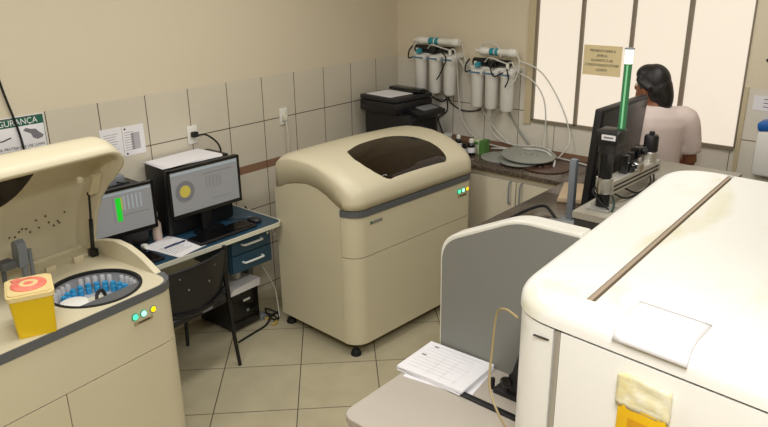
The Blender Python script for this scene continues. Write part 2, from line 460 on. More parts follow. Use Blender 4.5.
    if not deck:
        pl = MB().box(D-.002, D+.002, .13, .235, .826, .846, .002).build('maker_badge', mat('badge_grey', '#9c9a84', .5), t)
        MB().box(D+.002, D+.003, .135, .15, .829, .843).build('emblem', M['signgreen'], pl)
        MB().box(D+.002, D+.003, .158, .228, .832, .841).build('lettering', M['ink'], pl)
    for fx in (.035, .655):
        for fy in (.045, W-.045):
            f0 = 0 if deck else -.012
            MB().lathe([(0, f0), (.032, f0), (.034, f0+.008), (.026, .018), (.012, .024), (.012, .068)], (fx, fy, 0), 20).build('levelling_foot', M['rubber'], t)
    # lid
    hx, hz = (.165, .95); kx = 1.15 if deck else 1.; lift = .012 if deck else 0
    lid = MB()
    ys = [0, .004, .012, .025, .045, .07, .095, .12] + [.12+(W-.24)*k/12 for k in range(1, 12)] + [W-v for v in (.12, .095, .07, .045, .025, .012, .004, 0)]
    prev = None; ends = []
    for y in ys:
        row = [lid.V((lambda q: ((q[0]-hx)*kx, y, q[1]-hz))(endshift(a, z, y, .42 if deck else .28))) for a, z in PF]
        if prev:
            for i in range(len(row)-1): lid.F([prev[i], prev[i+1], row[i+1], row[i]])
        else: ends.append(row)
        prev = row
    ends.append(prev)
    for row, y in zip(ends, (0, W)):
        se = [lid.V(((a-hx)*kx, y, z+.004-hz)) for a, z in SEAM[::-1][1:-1]]
        f = lid.F(row+se)
        if f: bmesh.ops.triangulate(lid.bm, faces=[f])
    bmesh.ops.recalc_face_normals(lid.bm, faces=lid.bm.faces[:])
    lid.bm.faces.ensure_lookup_table()
    up = sum(f.normal.z*f.calc_area() for f in lid.bm.faces)
    flip = up < 0
    me_mods = [('SOLIDIFY', dict(thickness=.022, offset=1. if flip else -1., use_even_offset=True))]
    lo_ = lid.build('lid', M['beige'], t, ang=40, mods=me_mods, loc=(hx, -.012 if deck else 0, hz+lift), rot=(0, -R(open_deg), 0))
    # tinted window through the lid
    wn = MB(); ca, cy = sum(p[0] for p in WN)/len(WN), sum(p[1] for p in WN)/len(WN)
    WS = [(v.x, v.y) for v in catmull([(p[0], p[1], 0) for p in WN]+[(WN[0][0], WN[0][1], 0)], 3)][:-1]
    def pt(a, y, off):
        a2, z2 = endshift(a, hprof(a, PF), y); return ((a2-hx)*kx, y, z2+off-hz)
    for off in ((.004, -.03) if True else ()):
        rings = [[wn.V(pt(ca+(a-ca)*s, cy+(y-cy)*s, off)) for a, y in WS] for s in (1, .85, .7, .5, .3, .12)]
        for q0, q1 in zip(rings, rings[1:]): wn.bridge(q0, q1)
        wn.F(rings[-1]); 
        if off > 0: top = rings[0]
        else: wn.bridge(top, rings[0])
    wn.build('lid_window', M['smoke'], lo_, ang=60)
    if deck:
        # rib and latch on the inside of the lid
        MB().box(.36-.06, .36+.05, W-.075, W-.03, .07, .085).build('bracket', M['beige_in'], lo_)
        MB().lathe([(.0, 0), (.014, 0), (.014, .012), (0, .014)], (D-hx-.03, .93, -.03), 16).build('latch_button', M['beige'], lo_)
        for k in range(14):
            yy = .80+.021*k+random.uniform(-.008, .008); aa = .01+random.uniform(0, .07)
            z2 = hprof(aa+hx, PF)-hz-.0235
            MB().lathe([(0, 0), (.005, 0), (.004, -.003), (0, -.003)], (aa*kx, yy, z2), 8).build('screw', M['gap'], lo_)
        gs = MB(); p0 = Vector((.165, 1.085, .955)); p1 = Vector((.235, 1.07, 1.262))
        gs.cyl(p0, p0.lerp(p1, .55), .010); gs.cyl(p0.lerp(p1, .5), p1, .0055); gs.ell(p1, .011, 10, 6); gs.box(p0.x-.02, p0.x+.02, p0.y-.018, p0.y+.018, .925, .965, .004)
        gs.build('gas_strut', M['blackgl'], t)
    return t

mid = analyser('closed beige analyser standing on the floor between the desk and the back counter', (.472, -1.795, .012), R(-3), 0, (.962, 1.006, 1.049), False)
lef = analyser('beige analyser with its lid raised, beside the yellow bin on its deck', (.512, -4.142, 0), R(5.4), 61, (.907, .950, 1.0), True)

# things standing on / in the open analyser
LM = Matrix.Translation((.512, -4.142, 0)) @ Matrix.Rotation(R(5.4), 4, 'Z')
def L2W(x, y, z): return tuple(LM @ Vector((x, y, z)))
t = thing('sharps_bin', 'yellow sharps bin with a pink and cream lid on the open analyser', 'sharps bin', L2W(.626, .53, .9255), R(-21))
def tap(mb, x, y, z0, z1, k, r=.015):
    a = [Vector((p[0]*k, p[1]*k, z0)) for p in rrect(-x, x, -y, y, r, 4)]; b = [Vector((p[0], p[1], z1)) for p in rrect(-x, x, -y, y, r, 4)]
    mb.loft([a, b]); return mb
tap(MB(), .088, .078, 0, .165, .86).build('bin_body', M['yellow'], t)
lidb = MB(); lidb.prism(rrect(-.094, .094, -.084, .084, .02, 4), .160, .178); lidb.prism(rrect(-.086, .086, -.076, .076, .02, 4), .178, .184)
lb = lidb.build('bin_lid', M['cream'], t)
MB().lathe([(0, .192), (.058, .192), (.064, .188), (.064, .183)], (0, .0, 0), 28).build('lid_flap', M['pink'], lb)
MB().box(-.07, -.03, -.055, -.02, .184, .190, .002, rot=(0, 0, .5)).build('lid_flap', M['pink'], lb)
MB().lathe([(.018, .192), (.03, .194), (.034, .192)], (0, 0, 0), 20).build('flap_ring', M['cream'], lb)
# blue reagent bottles in the well
wcx, wcy = .497, .872
btl = None
for k in range(15):
    a = R(8)+R(215)*k/14
    px, py = wcx+.138*math.cos(a), wcy+.138*math.sin(a)
    if btl is None:
        bt = thing('reagent_bottle', 'small blue reagent bottle in the ring inside the open analyser well', 'bottle', L2W(px, py, .846), 0, 'blue reagent bottles in the well')
        MB().lathe([(0, 0), (.015, 0), (.015, .028), (.010, .034)], n=14).build('bottle_body', M['tanpl'], bt)
        MB().lathe([(.0125, .033), (.0125, .046), (0, .047)], n=14).build('bottle_cap', M['tanpl'], bt)
        btl = bt
    else:
        c = btl.copy(); COL.objects.link(c); c.location = L2W(px, py, .846)
        for ch in btl.children:
            d = ch.copy(); COL.objects.link(d); d.parent = c
# ------------------------------------------------------------------ desk along the left wall
DZ = .74
t = thing('desk', 'blue topped desk with cream edging and drawers against the left wall', 'desk', (0, 0, 0))
top = rrect(.012, .535, -2.90, -1.80, .05, 6, (0, 1 and 0, 1, 0))
MB().prism(top, DZ-.0265, DZ).build('desk_top', M['blue'], t)
eo = rrect(.010, .543, -2.90, -1.792, .055, 6, (0, 0, 1, 0)); 
eb = MB(); pts = [q for q in eo if q != eo[0] and q != eo[-1]]
ring_o = pts+[(.010, -1.792)]; inner = [q for q in top if q != top[0] and q != top[-1]]+[(.012, -1.80)]
n = min(len(ring_o), len(inner))
a_ = [[eb.V((x, y, z)) for z in (DZ-.024, DZ+.0012)] for x, y in ring_o[:n]]; b_ = [[eb.V((x, y, z)) for z in (DZ-.024, DZ+.0012)] for x, y in inner[:n]]
for i in range(n-1):
    eb.F([a_[i][0], a_[i+1][0], a_[i+1][1], a_[i][1]]); eb.F([a_[i][1], a_[i+1][1], b_[i+1][1], b_[i][1]]); eb.F([b_[i][1], b_[i+1][1], b_[i+1][0], b_[i][0]]); eb.F([b_[i][0], b_[i+1][0], a_[i+1][0], a_[i][0]])
eb.build('edging', M['trim'], t)
dr = MB(); dr.box(.08, .465, -2.17, -1.855, .475, DZ-.027, .004); dr.build('drawer_case', M['blue'], t)
for z0, z1 in ((.60, .706), (.482, .594)):
    d = MB().box(.462, .482, -2.165, -1.86, z0, z1, .004).build('drawer', M['blue'], t)
    zm = (z0+z1)/2+.005
    MB().tube([(.482, -2.09, zm), (.505, -2.085, zm), (.512, -2.045, zm+.002), (.512, -1.98, zm+.002), (.505, -1.945, zm), (.482, -1.94, zm)], .007, 8, 5).build('handle', M['handle'], d)
MB().lathe([(.009, 0), (.009, .004), (0, .005)], (.482, -1.885, .675), 14, (1, 0, 0)).build('lock', M['chrome'], t)
for y in (-2.86, -1.85):
    g = MB(); g.box(.16, .24, y-.02, y+.02, .03, DZ-.027, .004); g.box(.03, .34, y-.025, y+.025, 0, .035, .006); g.build('leg', M['steelgrey'], t)
MB().box(.06, .075, -2.84, -1.87, .42, DZ-.027).build('modesty_panel', M['trim'], t)

# computers and screens
def tower(label, y0, y1, h, x0=.04, x1=.235):
    t = thing('computer_tower', label, 'computer', (0, 0, DZ))
    MB().box(x0, x1, y0, y1, .006, h, .006).build('case', M['black'], t)
    f = MB().box(x0+.004, x1-.004, y1, y1+.012, .01, h-.004, .004).build('front_bezel', M['blackgl'], t)
    MB().box(x0+.03, x1-.03, y1+.012, y1+.014, h-.09, h-.05).build('disc_drive', M['black'], f)
    for y in (y0+.04, y1-.04):
        for x in (x0+.03, x1-.03): MB().cyl((x, y, 0), (x, y, .008), .012, n=12).build('foot', M['rubber'], t)
    return t
tower('black computer tower under white papers behind the right screen', -2.41, -1.955, .425)
tower('black computer tower with a small grey adapter on top, behind the left screen', -2.87, -2.545, .372, .03, .21)
t = thing('power_adapter', 'small grey adapter lying on the left computer tower', 'adapter', (.13, -2.66, DZ+.372))
MB().box(-.03, .03, -.055, .055, 0, .05, .008).build('adapter_case', M['steelgrey'], t)
MB().tube([(.03, .0, .02), (.05, .03, .01), (.04, .07, .004)], .004, 6).build('cord', M['rubber'], t)
t = thing('paper_stack', 'white papers spread on the computer tower behind the right screen', 'papers', (.14, -2.19, DZ+.4255))
for k in range(4):
    MB().box(-.105, .125, -.225+.004*k, .18, .0022*k, .0022*k+.0018, rot=(0, 0, R(-3+2.2*k))).build('sheet', M['paper'], t)

def screen(label, x, yc, zc, w, h, rz, draw):
    t = thing('monitor', label, 'monitor', (x, yc, DZ), rz)
    z0 = zc-DZ-h/2; fr = MB(); b = .016
    fr.box(-.035, 0, -w/2, w/2, z0, z0+h, .006)
    bz = fr.build('housing', M['black'], t)
    sc_ = MB().box(-.001, .0015, -w/2+b, w/2-b, z0+b+.006, z0+h-b).build('screen', M['screen'], t)
    bq = MB(); bq.box(0, .004, -w/2, -w/2+b, z0, z0+h); bq.box(0, .004, w/2-b, w/2, z0, z0+h); bq.box(0, .004, -w/2, w/2, z0, z0+b+.006); bq.box(0, .004, -w/2, w/2, z0+h-b, z0+h)
    bq.build('bezel', M['blackgl'], t)
    s = MB(); s.box(-.05, -.02, -.035, .035, .012, z0+.08, .005); s.build('stand_neck', M['black'], t)
    MB().prism(rrect(-.052, .03, -.10, .10, .03, 6), 0, .012).build('stand_base', M['blackgl'], t)
    draw(sc_, w, h, z0); return t
def scr_box(name, par, y0, y1, z0, z1, m, d=0):
    return MB().box(.0015+d, .0021+d, y0, y1, z0, z1).build(name, M[m], par)
def draw_r(s, w, h, z0):
    scr_box('title_bar', s, -w/2+.02, w/2-.02, z0+h-.036, z0+h-.022, 'scr_bar')
    MB().lathe([(0, .0015), (.064, .0015), (.064, .0022), (0, .0022)], (0, -w/2+.105, z0+h*.52), 36, (1, 0, 0)).build('dial', M['scr_line'], s)
    MB().lathe([(0, .0022), (.036, .0022), (.036, .003), (0, .003)], (0, -w/2+.105, z0+h*.52), 30, (1, 0, 0)).build('dial_centre', M['scr_yel'], s)
    for k in range(5): scr_box('table_row', s, .0, .11, z0+h*.48+.016*k, z0+h*.48+.016*k+.0022, 'scr_line')
    for k in range(5): scr_box('table_column', s, .0+.026*k, .002+.026*k, z0+h*.48, z0+h*.48+.066, 'scr_line', .0006)
    scr_box('status_line', s, -.02, .19, z0+h*.77, z0+h*.77+.005, 'scr_line')
    scr_box('status_line', s, .03, .17, z0+h*.22, z0+h*.22+.003, 'scr_line')
def draw_l(s, w, h, z0):
    scr_box('title_bar', s, -w/2+.02, w/2-.02, z0+h-.034, z0+h-.024, 'scr_bar')
    scr_box('green_column', s, -.035, -.005, z0+h*.32, z0+h*.80, 'scr_green')
    scr_box('yellow_column', s, -.003, .004, z0+h*.55, z0+h*.80, 'scr_yel')
    scr_box('table_row', s, .0, .15, z0+h*.42, z0+h*.42+.004, 'scr_line')
    for k in range(5): scr_box('table_column', s, .01+.024*k, .018+.024*k, z0+h*.52, z0+h*.82, 'scr_bar')
    scr_box('table_column', s, -.05, -.047, z0+h*.3, z0+h*.82, 'scr_line')
screen('lit monitor with a yellow dial on screen, in front of the papers', .315, -2.185, 1.018, .50, .295, R(-1), draw_r)
screen('lit monitor with a green column on screen, beside the raised lid', .29, -2.715, 1.0, .385, .275, R(-4), draw_l)
def keyboard(label, x, y, rz, l):
    t = thing('keyboard', label, 'keyboard', (x, y, DZ+.0005), rz)
    MB().box(-.07, .07, -l/2, l/2, 0, .016, .005).build('keyboard_base', M['black'], t)
    k = MB()
    for i in range(5):
        for j in range(15): k.box(-.058+.0235*i, -.04+.0235*i, -l/2+.015+(l-.03)/15*j, -l/2+.012+(l-.03)/15*(j+1), .015, .021)
    k.build('keys', M['blackgl'], t, smooth=False)
keyboard('black keyboard below the screen with the yellow dial', .425, -2.175, R(1), .42)
keyboard('black keyboard below the screen with the green column', .42, -2.755, R(-2), .28)
t = thing('mouse', 'black mouse at the right end of the blue desk', 'mouse', (.415, -1.925, DZ+.0005), R(20))
MB().ell((0, 0, .014), (.05, .031, .022), 18, 10).build('mouse_body', M['black'], t)
MB().box(-.045, -.02, -.002, .002, .03, .036, .001).build('wheel', M['steelgrey'], t)
MB().tube([(-.045, 0, .012), (-.11, .02, .004), (-.17, -.03, .004), (-.22, .01, .004)], .003, 6).build('cord', M['rubber'], t)
t = thing('document', 'white sheet with a blue pen on it, on the desk front', 'paper', (.37, -2.478, DZ+.001), R(10))
MB().box(-.148, .148, -.105, .105, 0, .002).build('sheet', M['paper'], t)
MB().box(-.145, .150, -.105, .105, .002, .0036, rot=(0, 0, R(4))).build('sheet', M['paper'], t)
ptn = MB()
for k in range(7): ptn.box(.09-.02*k, .093-.02*k, -.09, .05-.012*(k % 3), .0036, .0042)
ptn.build('print', M['ink'], t, smooth=False)
t = thing('pen', 'dark blue pen lying on the white sheet on the desk', 'pen', (.365, -2.465, DZ+.0105), R(-12))
MB().cyl((.02, -.07, 0), (-.015, .05, 0), .005, n=10).build('barrel', mat('pen_blue', '#23345c', .3), t)
MB().cyl((-.0146, .049, 0), (-.02, .066, 0), .0058, .004, n=10).build('pen_cap', M['inkdk'], t)
t = thing('spray_bottle', 'slim pale bottle standing between the two screens', 'bottle', (.20, -2.475, DZ), 0)
MB().lathe([(0, 0), (.026, 0), (.028, .01), (.028, .10), (.012, .13), (.012, .15)], n=20).build('bottle_body', mat('pale_pink_plastic', '#cdb9ae', .4), t)
MB().lathe([(.015, .145), (.015, .17), (.006, .185), (0, .185)], n=16).build('bottle_cap', M['whitepl'], t)
t = thing('cable_clip', 'little white cube beside the sheet and the dark keyboard', 'plug', (.26, -2.60, DZ), .3)
MB().box(-.014, .014, -.014, .014, 0, .026, .003).build('cube_case', M['whitepl'], t)

# chair pulled up to the desk
t = thing('chair', 'black plastic office chair with its back to the room, at the desk', 'chair', (.44, -2.575, 0), R(5))
def chair_back():
    m = MB(); V_ = []
    for i in range(13):
        v = i/12; z = .455+.295*v; hw = .258*(1-.10*(1-v)**2)
        V_.append([m.V((.235+.035*v-.075*u*u, u*hw, z-.012*u*u*v+.05*(1-v)*u*u*u*u)) for u in [-1+j/8 for j in range(17)]])
    for i in range(12):
        for j in range(16): m.F([V_[i][j], V_[i][j+1], V_[i+1][j+1], V_[i+1][j]])
    return m
cb = chair_back().build('backrest', M['black'], t, mods=[('SOLIDIFY', dict(thickness=.016, offset=0.)), ('BEVEL', dict(width=.004, segments=2))])
for z, y in ((.70, -.12), (.70, .12), (.62, -.07), (.62, .07)):
    MB().lathe([(0, 0), (.006, 0), (.005, .003), (0, .004)], (.235+.035*(z-.455)/.295-.075*(y/.24)**2+.008, y, z), 10, (1, 0, 0)).build('rivet', M['steelgrey'], cb)
sm = MB(); sp = rrect(-.21, .235, -.235, .235, .07, 6)
sm.loft([[Vector((x*.9, y*.9, .418)) for x, y in sp], [Vector((x, y, .43)) for x, y in sp], [Vector((x, y, .462)) for x, y in sp], [Vector((x*.95, y*.95, .474)) for x, y in sp]])
st = sm.build('seat', M['black'], t)
MB().box(.234, .237, .02, .09, .436, .454).build('seat_label', M['steelgrey'], st)
for s in (-1, 1):
    MB().tube([(.255, s*.235, 0), (.225, s*.235, .22), (.205, s*.238, .44), (.185, s*.246, .58), (.195, s*.248, .70), (.20, s*.246, .755)], .0135, 10, rr=[.011, .0125, .014, .016, .016, .014]).build('rear_leg', M['blackgl'], t)
    MB().tube([(-.19, s*.21, 0), (-.17, s*.205, .25), (-.15, s*.20, .425)], .0115, 10).build('front_leg', M['blackgl'], t)
    MB().tube([(-.15, s*.20, .415), (.03, s*.21, .415), (.205, s*.236, .42)], .010, 8).build('seat_rail', M['blackgl'], t)
MB().tube([(.185, -.24, .50), (.235, -.12, .475), (.245, 0, .468), (.235, .12, .475), (.185, .24, .50)], .013, 8).build('back_rail', M['blackgl'], t)

# power unit on the floor under the desk
t = thing('power_unit', 'black computer case on the floor under the desk drawers', 'computer', (.17, -2.0, 0), R(2))
MB().box(-.17, .165, -.115, .115, .01, .275, .01).build('case', M['black'], t)
f = MB().box(.165, .178, -.11, .11, .02, .268, .006).build('front_bezel', M['blackgl'], t)
MB().box(.178, .181, -.02, .035, .20, .215).build('badge', M['handle'], f)
MB().lathe([(.010, 0), (.010, .004), (0, .005)], (.178, .01, .13), 14, (1, 0, 0)).build('power_button', M['steelgrey'], f)
for x in (-.13, .13):
    for y in (-.09, .09): MB().cyl((x, y, 0), (x, y, .012), .014, n=12).build('foot', M['rubber'], t)
t = thing('paper_stack', 'white papers on the black case under the desk', 'papers', (.21, -2.0, .2755), R(4))
for k in range(5): MB().box(-.15, .15, -.125, .12, .009*k, .009*k+.0085, rot=(0, 0, R(-2+1.3*k))).build('sheet', M['paper'], t)
t = thing('white_box', 'small white plug box sitting on the papers under the desk', 'plug', (.24, -1.97, .3225), .2)
MB().box(-.02, .02, -.02, .02, 0, .045, .005).build('plug_case', M['whitepl'], t)
MB().tube([(0, 0, .045), (-.02, .03, .10), (-.10, .08, .13)], .004, 6).build('cord', M['rubber'], t)
cords = [
    ('mains_cable', 'black cord running from the outlet side down behind the desk to the floor', 'rubber', [(.05, -1.71, .71), (.14, -1.70, .60), (.20, -1.73, .47), (.14, -1.76, .38), (.06, -1.80, .30)], .006),
    ('mains_cable', 'black looped cord lying on the floor beside the black case', 'rubber', [(.16, -1.86, .006), (.32, -1.78, .006), (.42, -1.80, .006), (.40, -1.84, .03), (.30, -1.80, .05), (.36, -1.74, .006), (.44, -1.82, .006)], .006),
    ('mains_cable', 'thick black cord draped along the floor behind the chair leg', 'rubber', [(.46, -2.16, .007), (.44, -2.02, .007), (.42, -1.90, .007), (.36, -1.80, .016), (.34, -1.72, .007)], .007),
    ('extension_lead', 'tan cord with a plug end on the floor by the analyser foot', 'wire', [(.34, -1.84, .006), (.41, -1.81, .006), (.455, -1.84, .008), (.45, -1.875, .008)], .008),
    ('network_cable', 'pale cable sloping from the drawers to the analyser', 'tube', [(.30, -1.84, .45), (.33, -1.80, .34), (.37, -1.765, .22), (.40, -1.77, .10), (.42, -1.78, .02)], .004),
    ('network_cable', 'white cable behind the end of the desk top', 'tube', [(.10, -1.74, .70), (.25, -1.745, .66), (.38, -1.735, .665), (.40, -1.76, .60)], .007),
    ('hanging_cord', 'black cord hanging down the wall across the green sign', 'rubber', [(.012, -3.17, 2.0), (.012, -3.12, 1.78), (.012, -3.10, 1.66), (.012, -3.075, 1.53), (.014, -3.06, 1.42), (.014, -3.05, 1.25)], .006),
]
for nm, lb, mt, pts, r in cords:
    tag(MB().tube(pts, r, 8).build(nm, M[mt]), lb, 'cable')

# wall fittings on the left wall
def outlet(label, y, z):
    t = thing('wall_outlet', label, 'socket', (0, y, z))
    MB().box(0, .010, -.036, .036, -.058, .058, .004).build('cover_plate', M['whitepl'], t)
    MB().box(.010, .013, -.018, .018, -.025, .025, .002).build('socket', M['cord'], t); return t
o = outlet('white wall outlet with a black plug above the right computer tower', -2.035, 1.262)
MB().box(.013, .045, -.02, .022, -.012, .022, .006).build('plug', M['rubber'], o)
tag(MB().tube([(.045, -2.03, 1.262), (.09, -1.99, 1.265), (.12, -1.93, 1.20), (.10, -1.90, 1.10), (.06, -1.90, .95), (.05, -1.91, .78)], .006, 8).build('mains_cable', M['rubber']), 'black cord curving from the plug to behind the right screen', 'cable')
o = outlet('white wall outlet with a pale cord left of the printer', -1.276, 1.255)
MB().box(.013, .035, -.016, .016, -.03, .01, .005).build('plug', M['cord'], o)
tag(MB().tube([(.03, -1.276, 1.22), (.035, -1.27, 1.12), (.02, -1.265, 1.0), (.02, -1.27, .6), (.02, -1.27, .2)], .006, 8).build('mains_cable', M['cord']), 'pale cord hanging from the outlet behind the closed analyser', 'cable')

t = thing('safety_sign', 'white wall sign with a green SEGURANÇA header left of the notices', 'sign', (0.0, -3.075, 1.47))
MB().box(0, .004, -.16, .15, -.10, .075, .001).build('board', M['paper'], t)
h_ = MB().box(.004, .005, -.155, .143, .025, .068).build('header', M['signgreen'], t)
text('header_text', 'SEGURANÇA', .044, M['paper'], h_, (.0052, -.004, .046), WALL_L, sx=.93)
text('footer_text', 'MÃOS, PROTEJA-SE E USE LUVAS', .0185, M['inkdk'], t, (.0045, .0, -.083), WALL_L)
MB().box(.004, .005, -.155, .143, .069, .072).build('border', M['inkdk'], t)
MB().box(.004, .005, .1435, .146, -.098, .072).build('border', M['signgreen'], t)
gl = MB()
gl.prism([(.035, .0), (.05, .012), (.075, .002), (.098, .0), (.115, -.02), (.135, -.038), (.125, -.05), (.10, -.055), (.08, -.045), (.07, -.02), (.05, -.01)], .004, .005, 'yz')
gl.build('glove_picture', M['ink'], t)
g2 = MB(); g2.tube([(.0045, -.12, -.03), (.0045, -.08, -.038), (.0045, -.045, -.03), (.0045, -.03, -.026)], .003, 6); g2.build('tool_picture', M['inkdk'], t)
for lb, y0, y1, z0, z1, pic in (('white printed notice taped to the tiles beside the raised lid', -2.635, -2.503, 1.225, 1.395, 0), ('white notice with a grey block of print, nearest the right computer tower', -2.499, -2.362, 1.218, 1.392, 1)):
    t = thing('wall_notice', lb, 'notice', (.0, (y0+y1)/2, (z0+z1)/2)); w, h2 = (y1-y0)/2, (z1-z0)/2
    MB().box(.0005, .0022, -w, w, -h2, h2).build('sheet', M['paper'], t)
    q = MB()
    for k in range(8):
        q.box(.0022, .0028, -w*.7 if not pic else -w*.85, (w*.6-.01*(k % 3)) if not pic else w*.0, h2*.55-.0145*k, h2*.55-.0145*k+.004)
    if pic: q.box(.0022, .0028, w*.05-.02, w*.55, -h2*.62, h2*.5)
    q.build('print', mat('pale_print', '#b3b0b6', .9), t, smooth=False)
    if pic:
        MB().lathe([(0, .003), (.006, .003), (.006, .0022)], (0, -w*.75, h2*.82), 12, (1, 0, 0)).build('emblem', M['inkdk'], t)
        MB().lathe([(0, .003), (.006, .003), (.006, .0022)], (0, -w*.75, -h2*.85), 12, (1, 0, 0)).build('emblem', M['inkdk'], t)

# ------------------------------------------------------------------ back counter and cupboard
CZ = .93
t = thing('base_cabinet', 'cream cupboard with two doors under the dark back counter', 'cabinet', (0, 0, 0))
c = MB(); c.box(.02, 1.78, -.50, -.01, .10, CZ-.032); c.box(.04, 1.78, -.45, -.02, 0, .10); c.build('carcass', M['cab'], t, smooth=False)
for x0, x1, hx_ in ((.06, .49, .45), (.50, .98, .54), (.99, 1.452, 1.415), (1.458, 1.775, 1.50)):
    d = MB().box(x0, x1, -.520, -.501, .12, CZ-.07, .003).build('door', M['cab'], t)
    MB().tube([(hx_, -.52, .70), (hx_, -.542, .715), (hx_, -.546, .78), (hx_, -.542, .845), (hx_, -.52, .86)], .006, 8).build('handle', M['steelgrey'], d)
g = MB(); g.box(.005, 1.80, -.535, -.003, CZ-.03, CZ, .003); g.build('back_counter', M['granite'])
tag(bpy.data.objects['back_counter'], 'dark speckled granite counter along the back wall', 'counter')
# side counter running towards the camera
g = MB(); g.box(1.80, 2.425, -1.66, -.78, CZ-.03, CZ, .004); g.box(1.80, 2.03, -.78, -.003, CZ-.03, CZ, .004); g.box(2.24, 2.66, -2.33, -1.73, CZ-.03, CZ, .004)
tag(g.build('side_counter', M['granite']), 'dark granite counter holding the black monitor, behind the grey panel', 'counter')
t = thing('counter_base', 'cream cupboard base beneath the side counter', 'cabinet', (0, 0, 0))
c = MB(); c.box(1.84, 2.40, -1.62, -.80, .08, CZ-.031); c.box(1.84, 2.0, -.80, -.04, .08, CZ-.031); c.box(2.26, 2.60, -2.30, -1.74, 0, CZ-.031); c.box(1.88, 1.98, -1.58, -.06, 0, .08); c.box(1.98, 2.38, -1.58, -.84, 0, .08); c.build('carcass', M['cab'], t, smooth=False)

# printer
t = thing('printer', 'black multifunction printer in the corner of the back counter', 'printer', (.345, -.365, CZ), R(-4))
b = MB(); b.box(-.235, .20, -.175, .19, 0, .27, .012); b.build('printer_body', M['black'], t)
MB().box(-.25, .13, -.215, .20, .27, .355, .010).build('scanner', M['black'], t)
sl = MB(); sl.box(-.25, .13, -.215, .20, .357, .392, .010); sl.build('scanner_lid', mat('printer_charcoal', '#232226', .4), t)
MB().box(-.20, .12, .05, .15, .392, .425, .014).build('document_feeder', M['blackgl'], t)
cp = MB(); cp.box(.10, .275, -.10, .19, .262, .30, .008, rot=(0, R(10), 0)); co = cp.build('control_panel', M['black'], t)
MB().box(.15, .235, -.02, .15, .30, .304, rot=(0, R(10), 0), piv=(.19, .05, .28)).build('display', M['steelgrey'], co)
MB().box(.201, .206, -.10, .15, .13, .215).build('output_slot', M['rubber'], t)
MB().box(.19, .215, -.13, .17, .015, .115, .004).build('paper_tray', M['black'], t)
MB().box(.215, .217, .06, .11, .055, .072).build('badge', M['steelgrey'], t)
t = thing('loose_sheet', 'pale sheet lying on the scanner lid of the black printer', 'paper', (.30, -.385, CZ+.3935), R(-6))
MB().box(-.16, .11, -.17, .07, 0, .003).build('sheet', M['paper'], t)

# water purifiers on the back wall
def purifier(label, cans, zb, zt, x0, x1, zbar, zmem, memx, hoses, cables):
    t = thing('water_purifier', label, 'water filter', (0, 0, 0))
    MB().box(x0, x1, -.11, 0, zbar-.012, zbar+.012, .003).build('bracket', M['whitepl'], t)
    MB().box(x0+.03, x1-.03, -.010, 0, zbar-.06, zbar+.02, .002).build('back_plate', M['whitepl'], t)
    for x, dz in cans:
        c = MB().lathe([(0, zb+dz), (.040, zb+dz), (.047, zb+dz+.01), (.050, zt-.05), (.052, zt-.045)], (x, -.105, 0), 24).build('filter_housing', M['whitepl'], t)
        MB().lathe([(.054, zt-.05), (.056, zt-.045), (.056, zt-.012), (.045, zt-.004), (.02, zt)], (x, -.105, 0), 24).build('filter_cap', M['whitepl'], c)
        MB().box(x-.05, x+.05, -.163, -.158, zt-.034, zt-.022).build('filter_label', mat('filter_label_blue', '#5e7d95', .5), c)
    mm = MB().lathe([(0, 0), (.022, 0), (.028, .008), (.028, .06), (.025, .065), (.025, memx[1]-memx[0]-.07), (.029, memx[1]-memx[0]-.062), (.029, memx[1]-memx[0]-.012), (.022, memx[1]-memx[0]), (0, memx[1]-memx[0])], (memx[0], -.10, zmem), 20, (1, 0, 0)).build('membrane_tube', M['whitepl'], t)
    l = memx[1]-memx[0]
    MB().cyl((memx[0]+l*.30, -.10, zmem), (memx[0]+l*.42, -.10, zmem), .0262).build('teal_band', M['teal'], mm)
    MB().cyl((memx[0]+l*.45, -.10, zmem), (memx[0]+l*.53, -.10, zmem), .0262).build('teal_band', M['teal'], mm)
    MB().cyl((memx[0]-.03, -.10, zmem), (memx[0], -.10, zmem), .012).build('nozzle', M['whitepl'], mm)
    z = zbar+.035
    p_ = MB(); p_.cyl((x0+.03, -.10, z+.008), (x0+.15, -.10, z+.008), .030); p_.build('pump', M['black'], t)
    MB().box(x0+.17, x0+.24, -.14, -.07, z-.02, z+.03, .006).build('pump_head', M['blackgl'], t)
    MB().cyl((x1-.15, -.09, z+.01), (x1-.05, -.09, z+.01), .025).build('pressure_switch', M['black'], t)
    MB().lathe([(0, 0), (.02, 0), (.02, .03), (0, .03)], (x0+.10, -.145, z-.005), 14, (0, -1, 0)).build('valve', M['teal'], t)
    for k, fx in enumerate((x0+.06, (x0+x1)/2, x1-.05)):
        MB().cyl((fx, -.13, zbar+.012), (fx, -.13, zbar+.05), .012, n=12).build('fitting', M['whitepl' if k != 1 else 'black'], t)
    MB().tube([(x0-.01, -.10, zbar+.06), (x0-.03, -.12, zbar+.02), (x0-.02, -.14, zbar-.03), (x0+.03, -.15, zbar-.02)], .006, 8).build('elbow_hose', M['rubber'], t)
    MB().tube([(x1-.06, -.12, zbar+.05), (x1+.0, -.15, zbar+.06), (x1+.02, -.15, zbar+.0), (x1-.02, -.16, zbar-.05)], .0055, 8).build('elbow_hose', M['tube'], t)
    MB().tube([((x0+x1)/2-.05, -.13, zbar+.05), ((x0+x1)/2, -.15, zbar+.085), ((x0+x1)/2+.06, -.14, zbar+.07), (x1-.06, -.13, zbar+.05)], .005, 8).build('elbow_hose', M['tube'], t)
    for pts in hoses: MB().tube(pts, .0052, 8).build('hose', M['tube'], t)
    for pts in cables: MB().tube(pts, .005, 8).build('power_cable', M['rubber'], t)
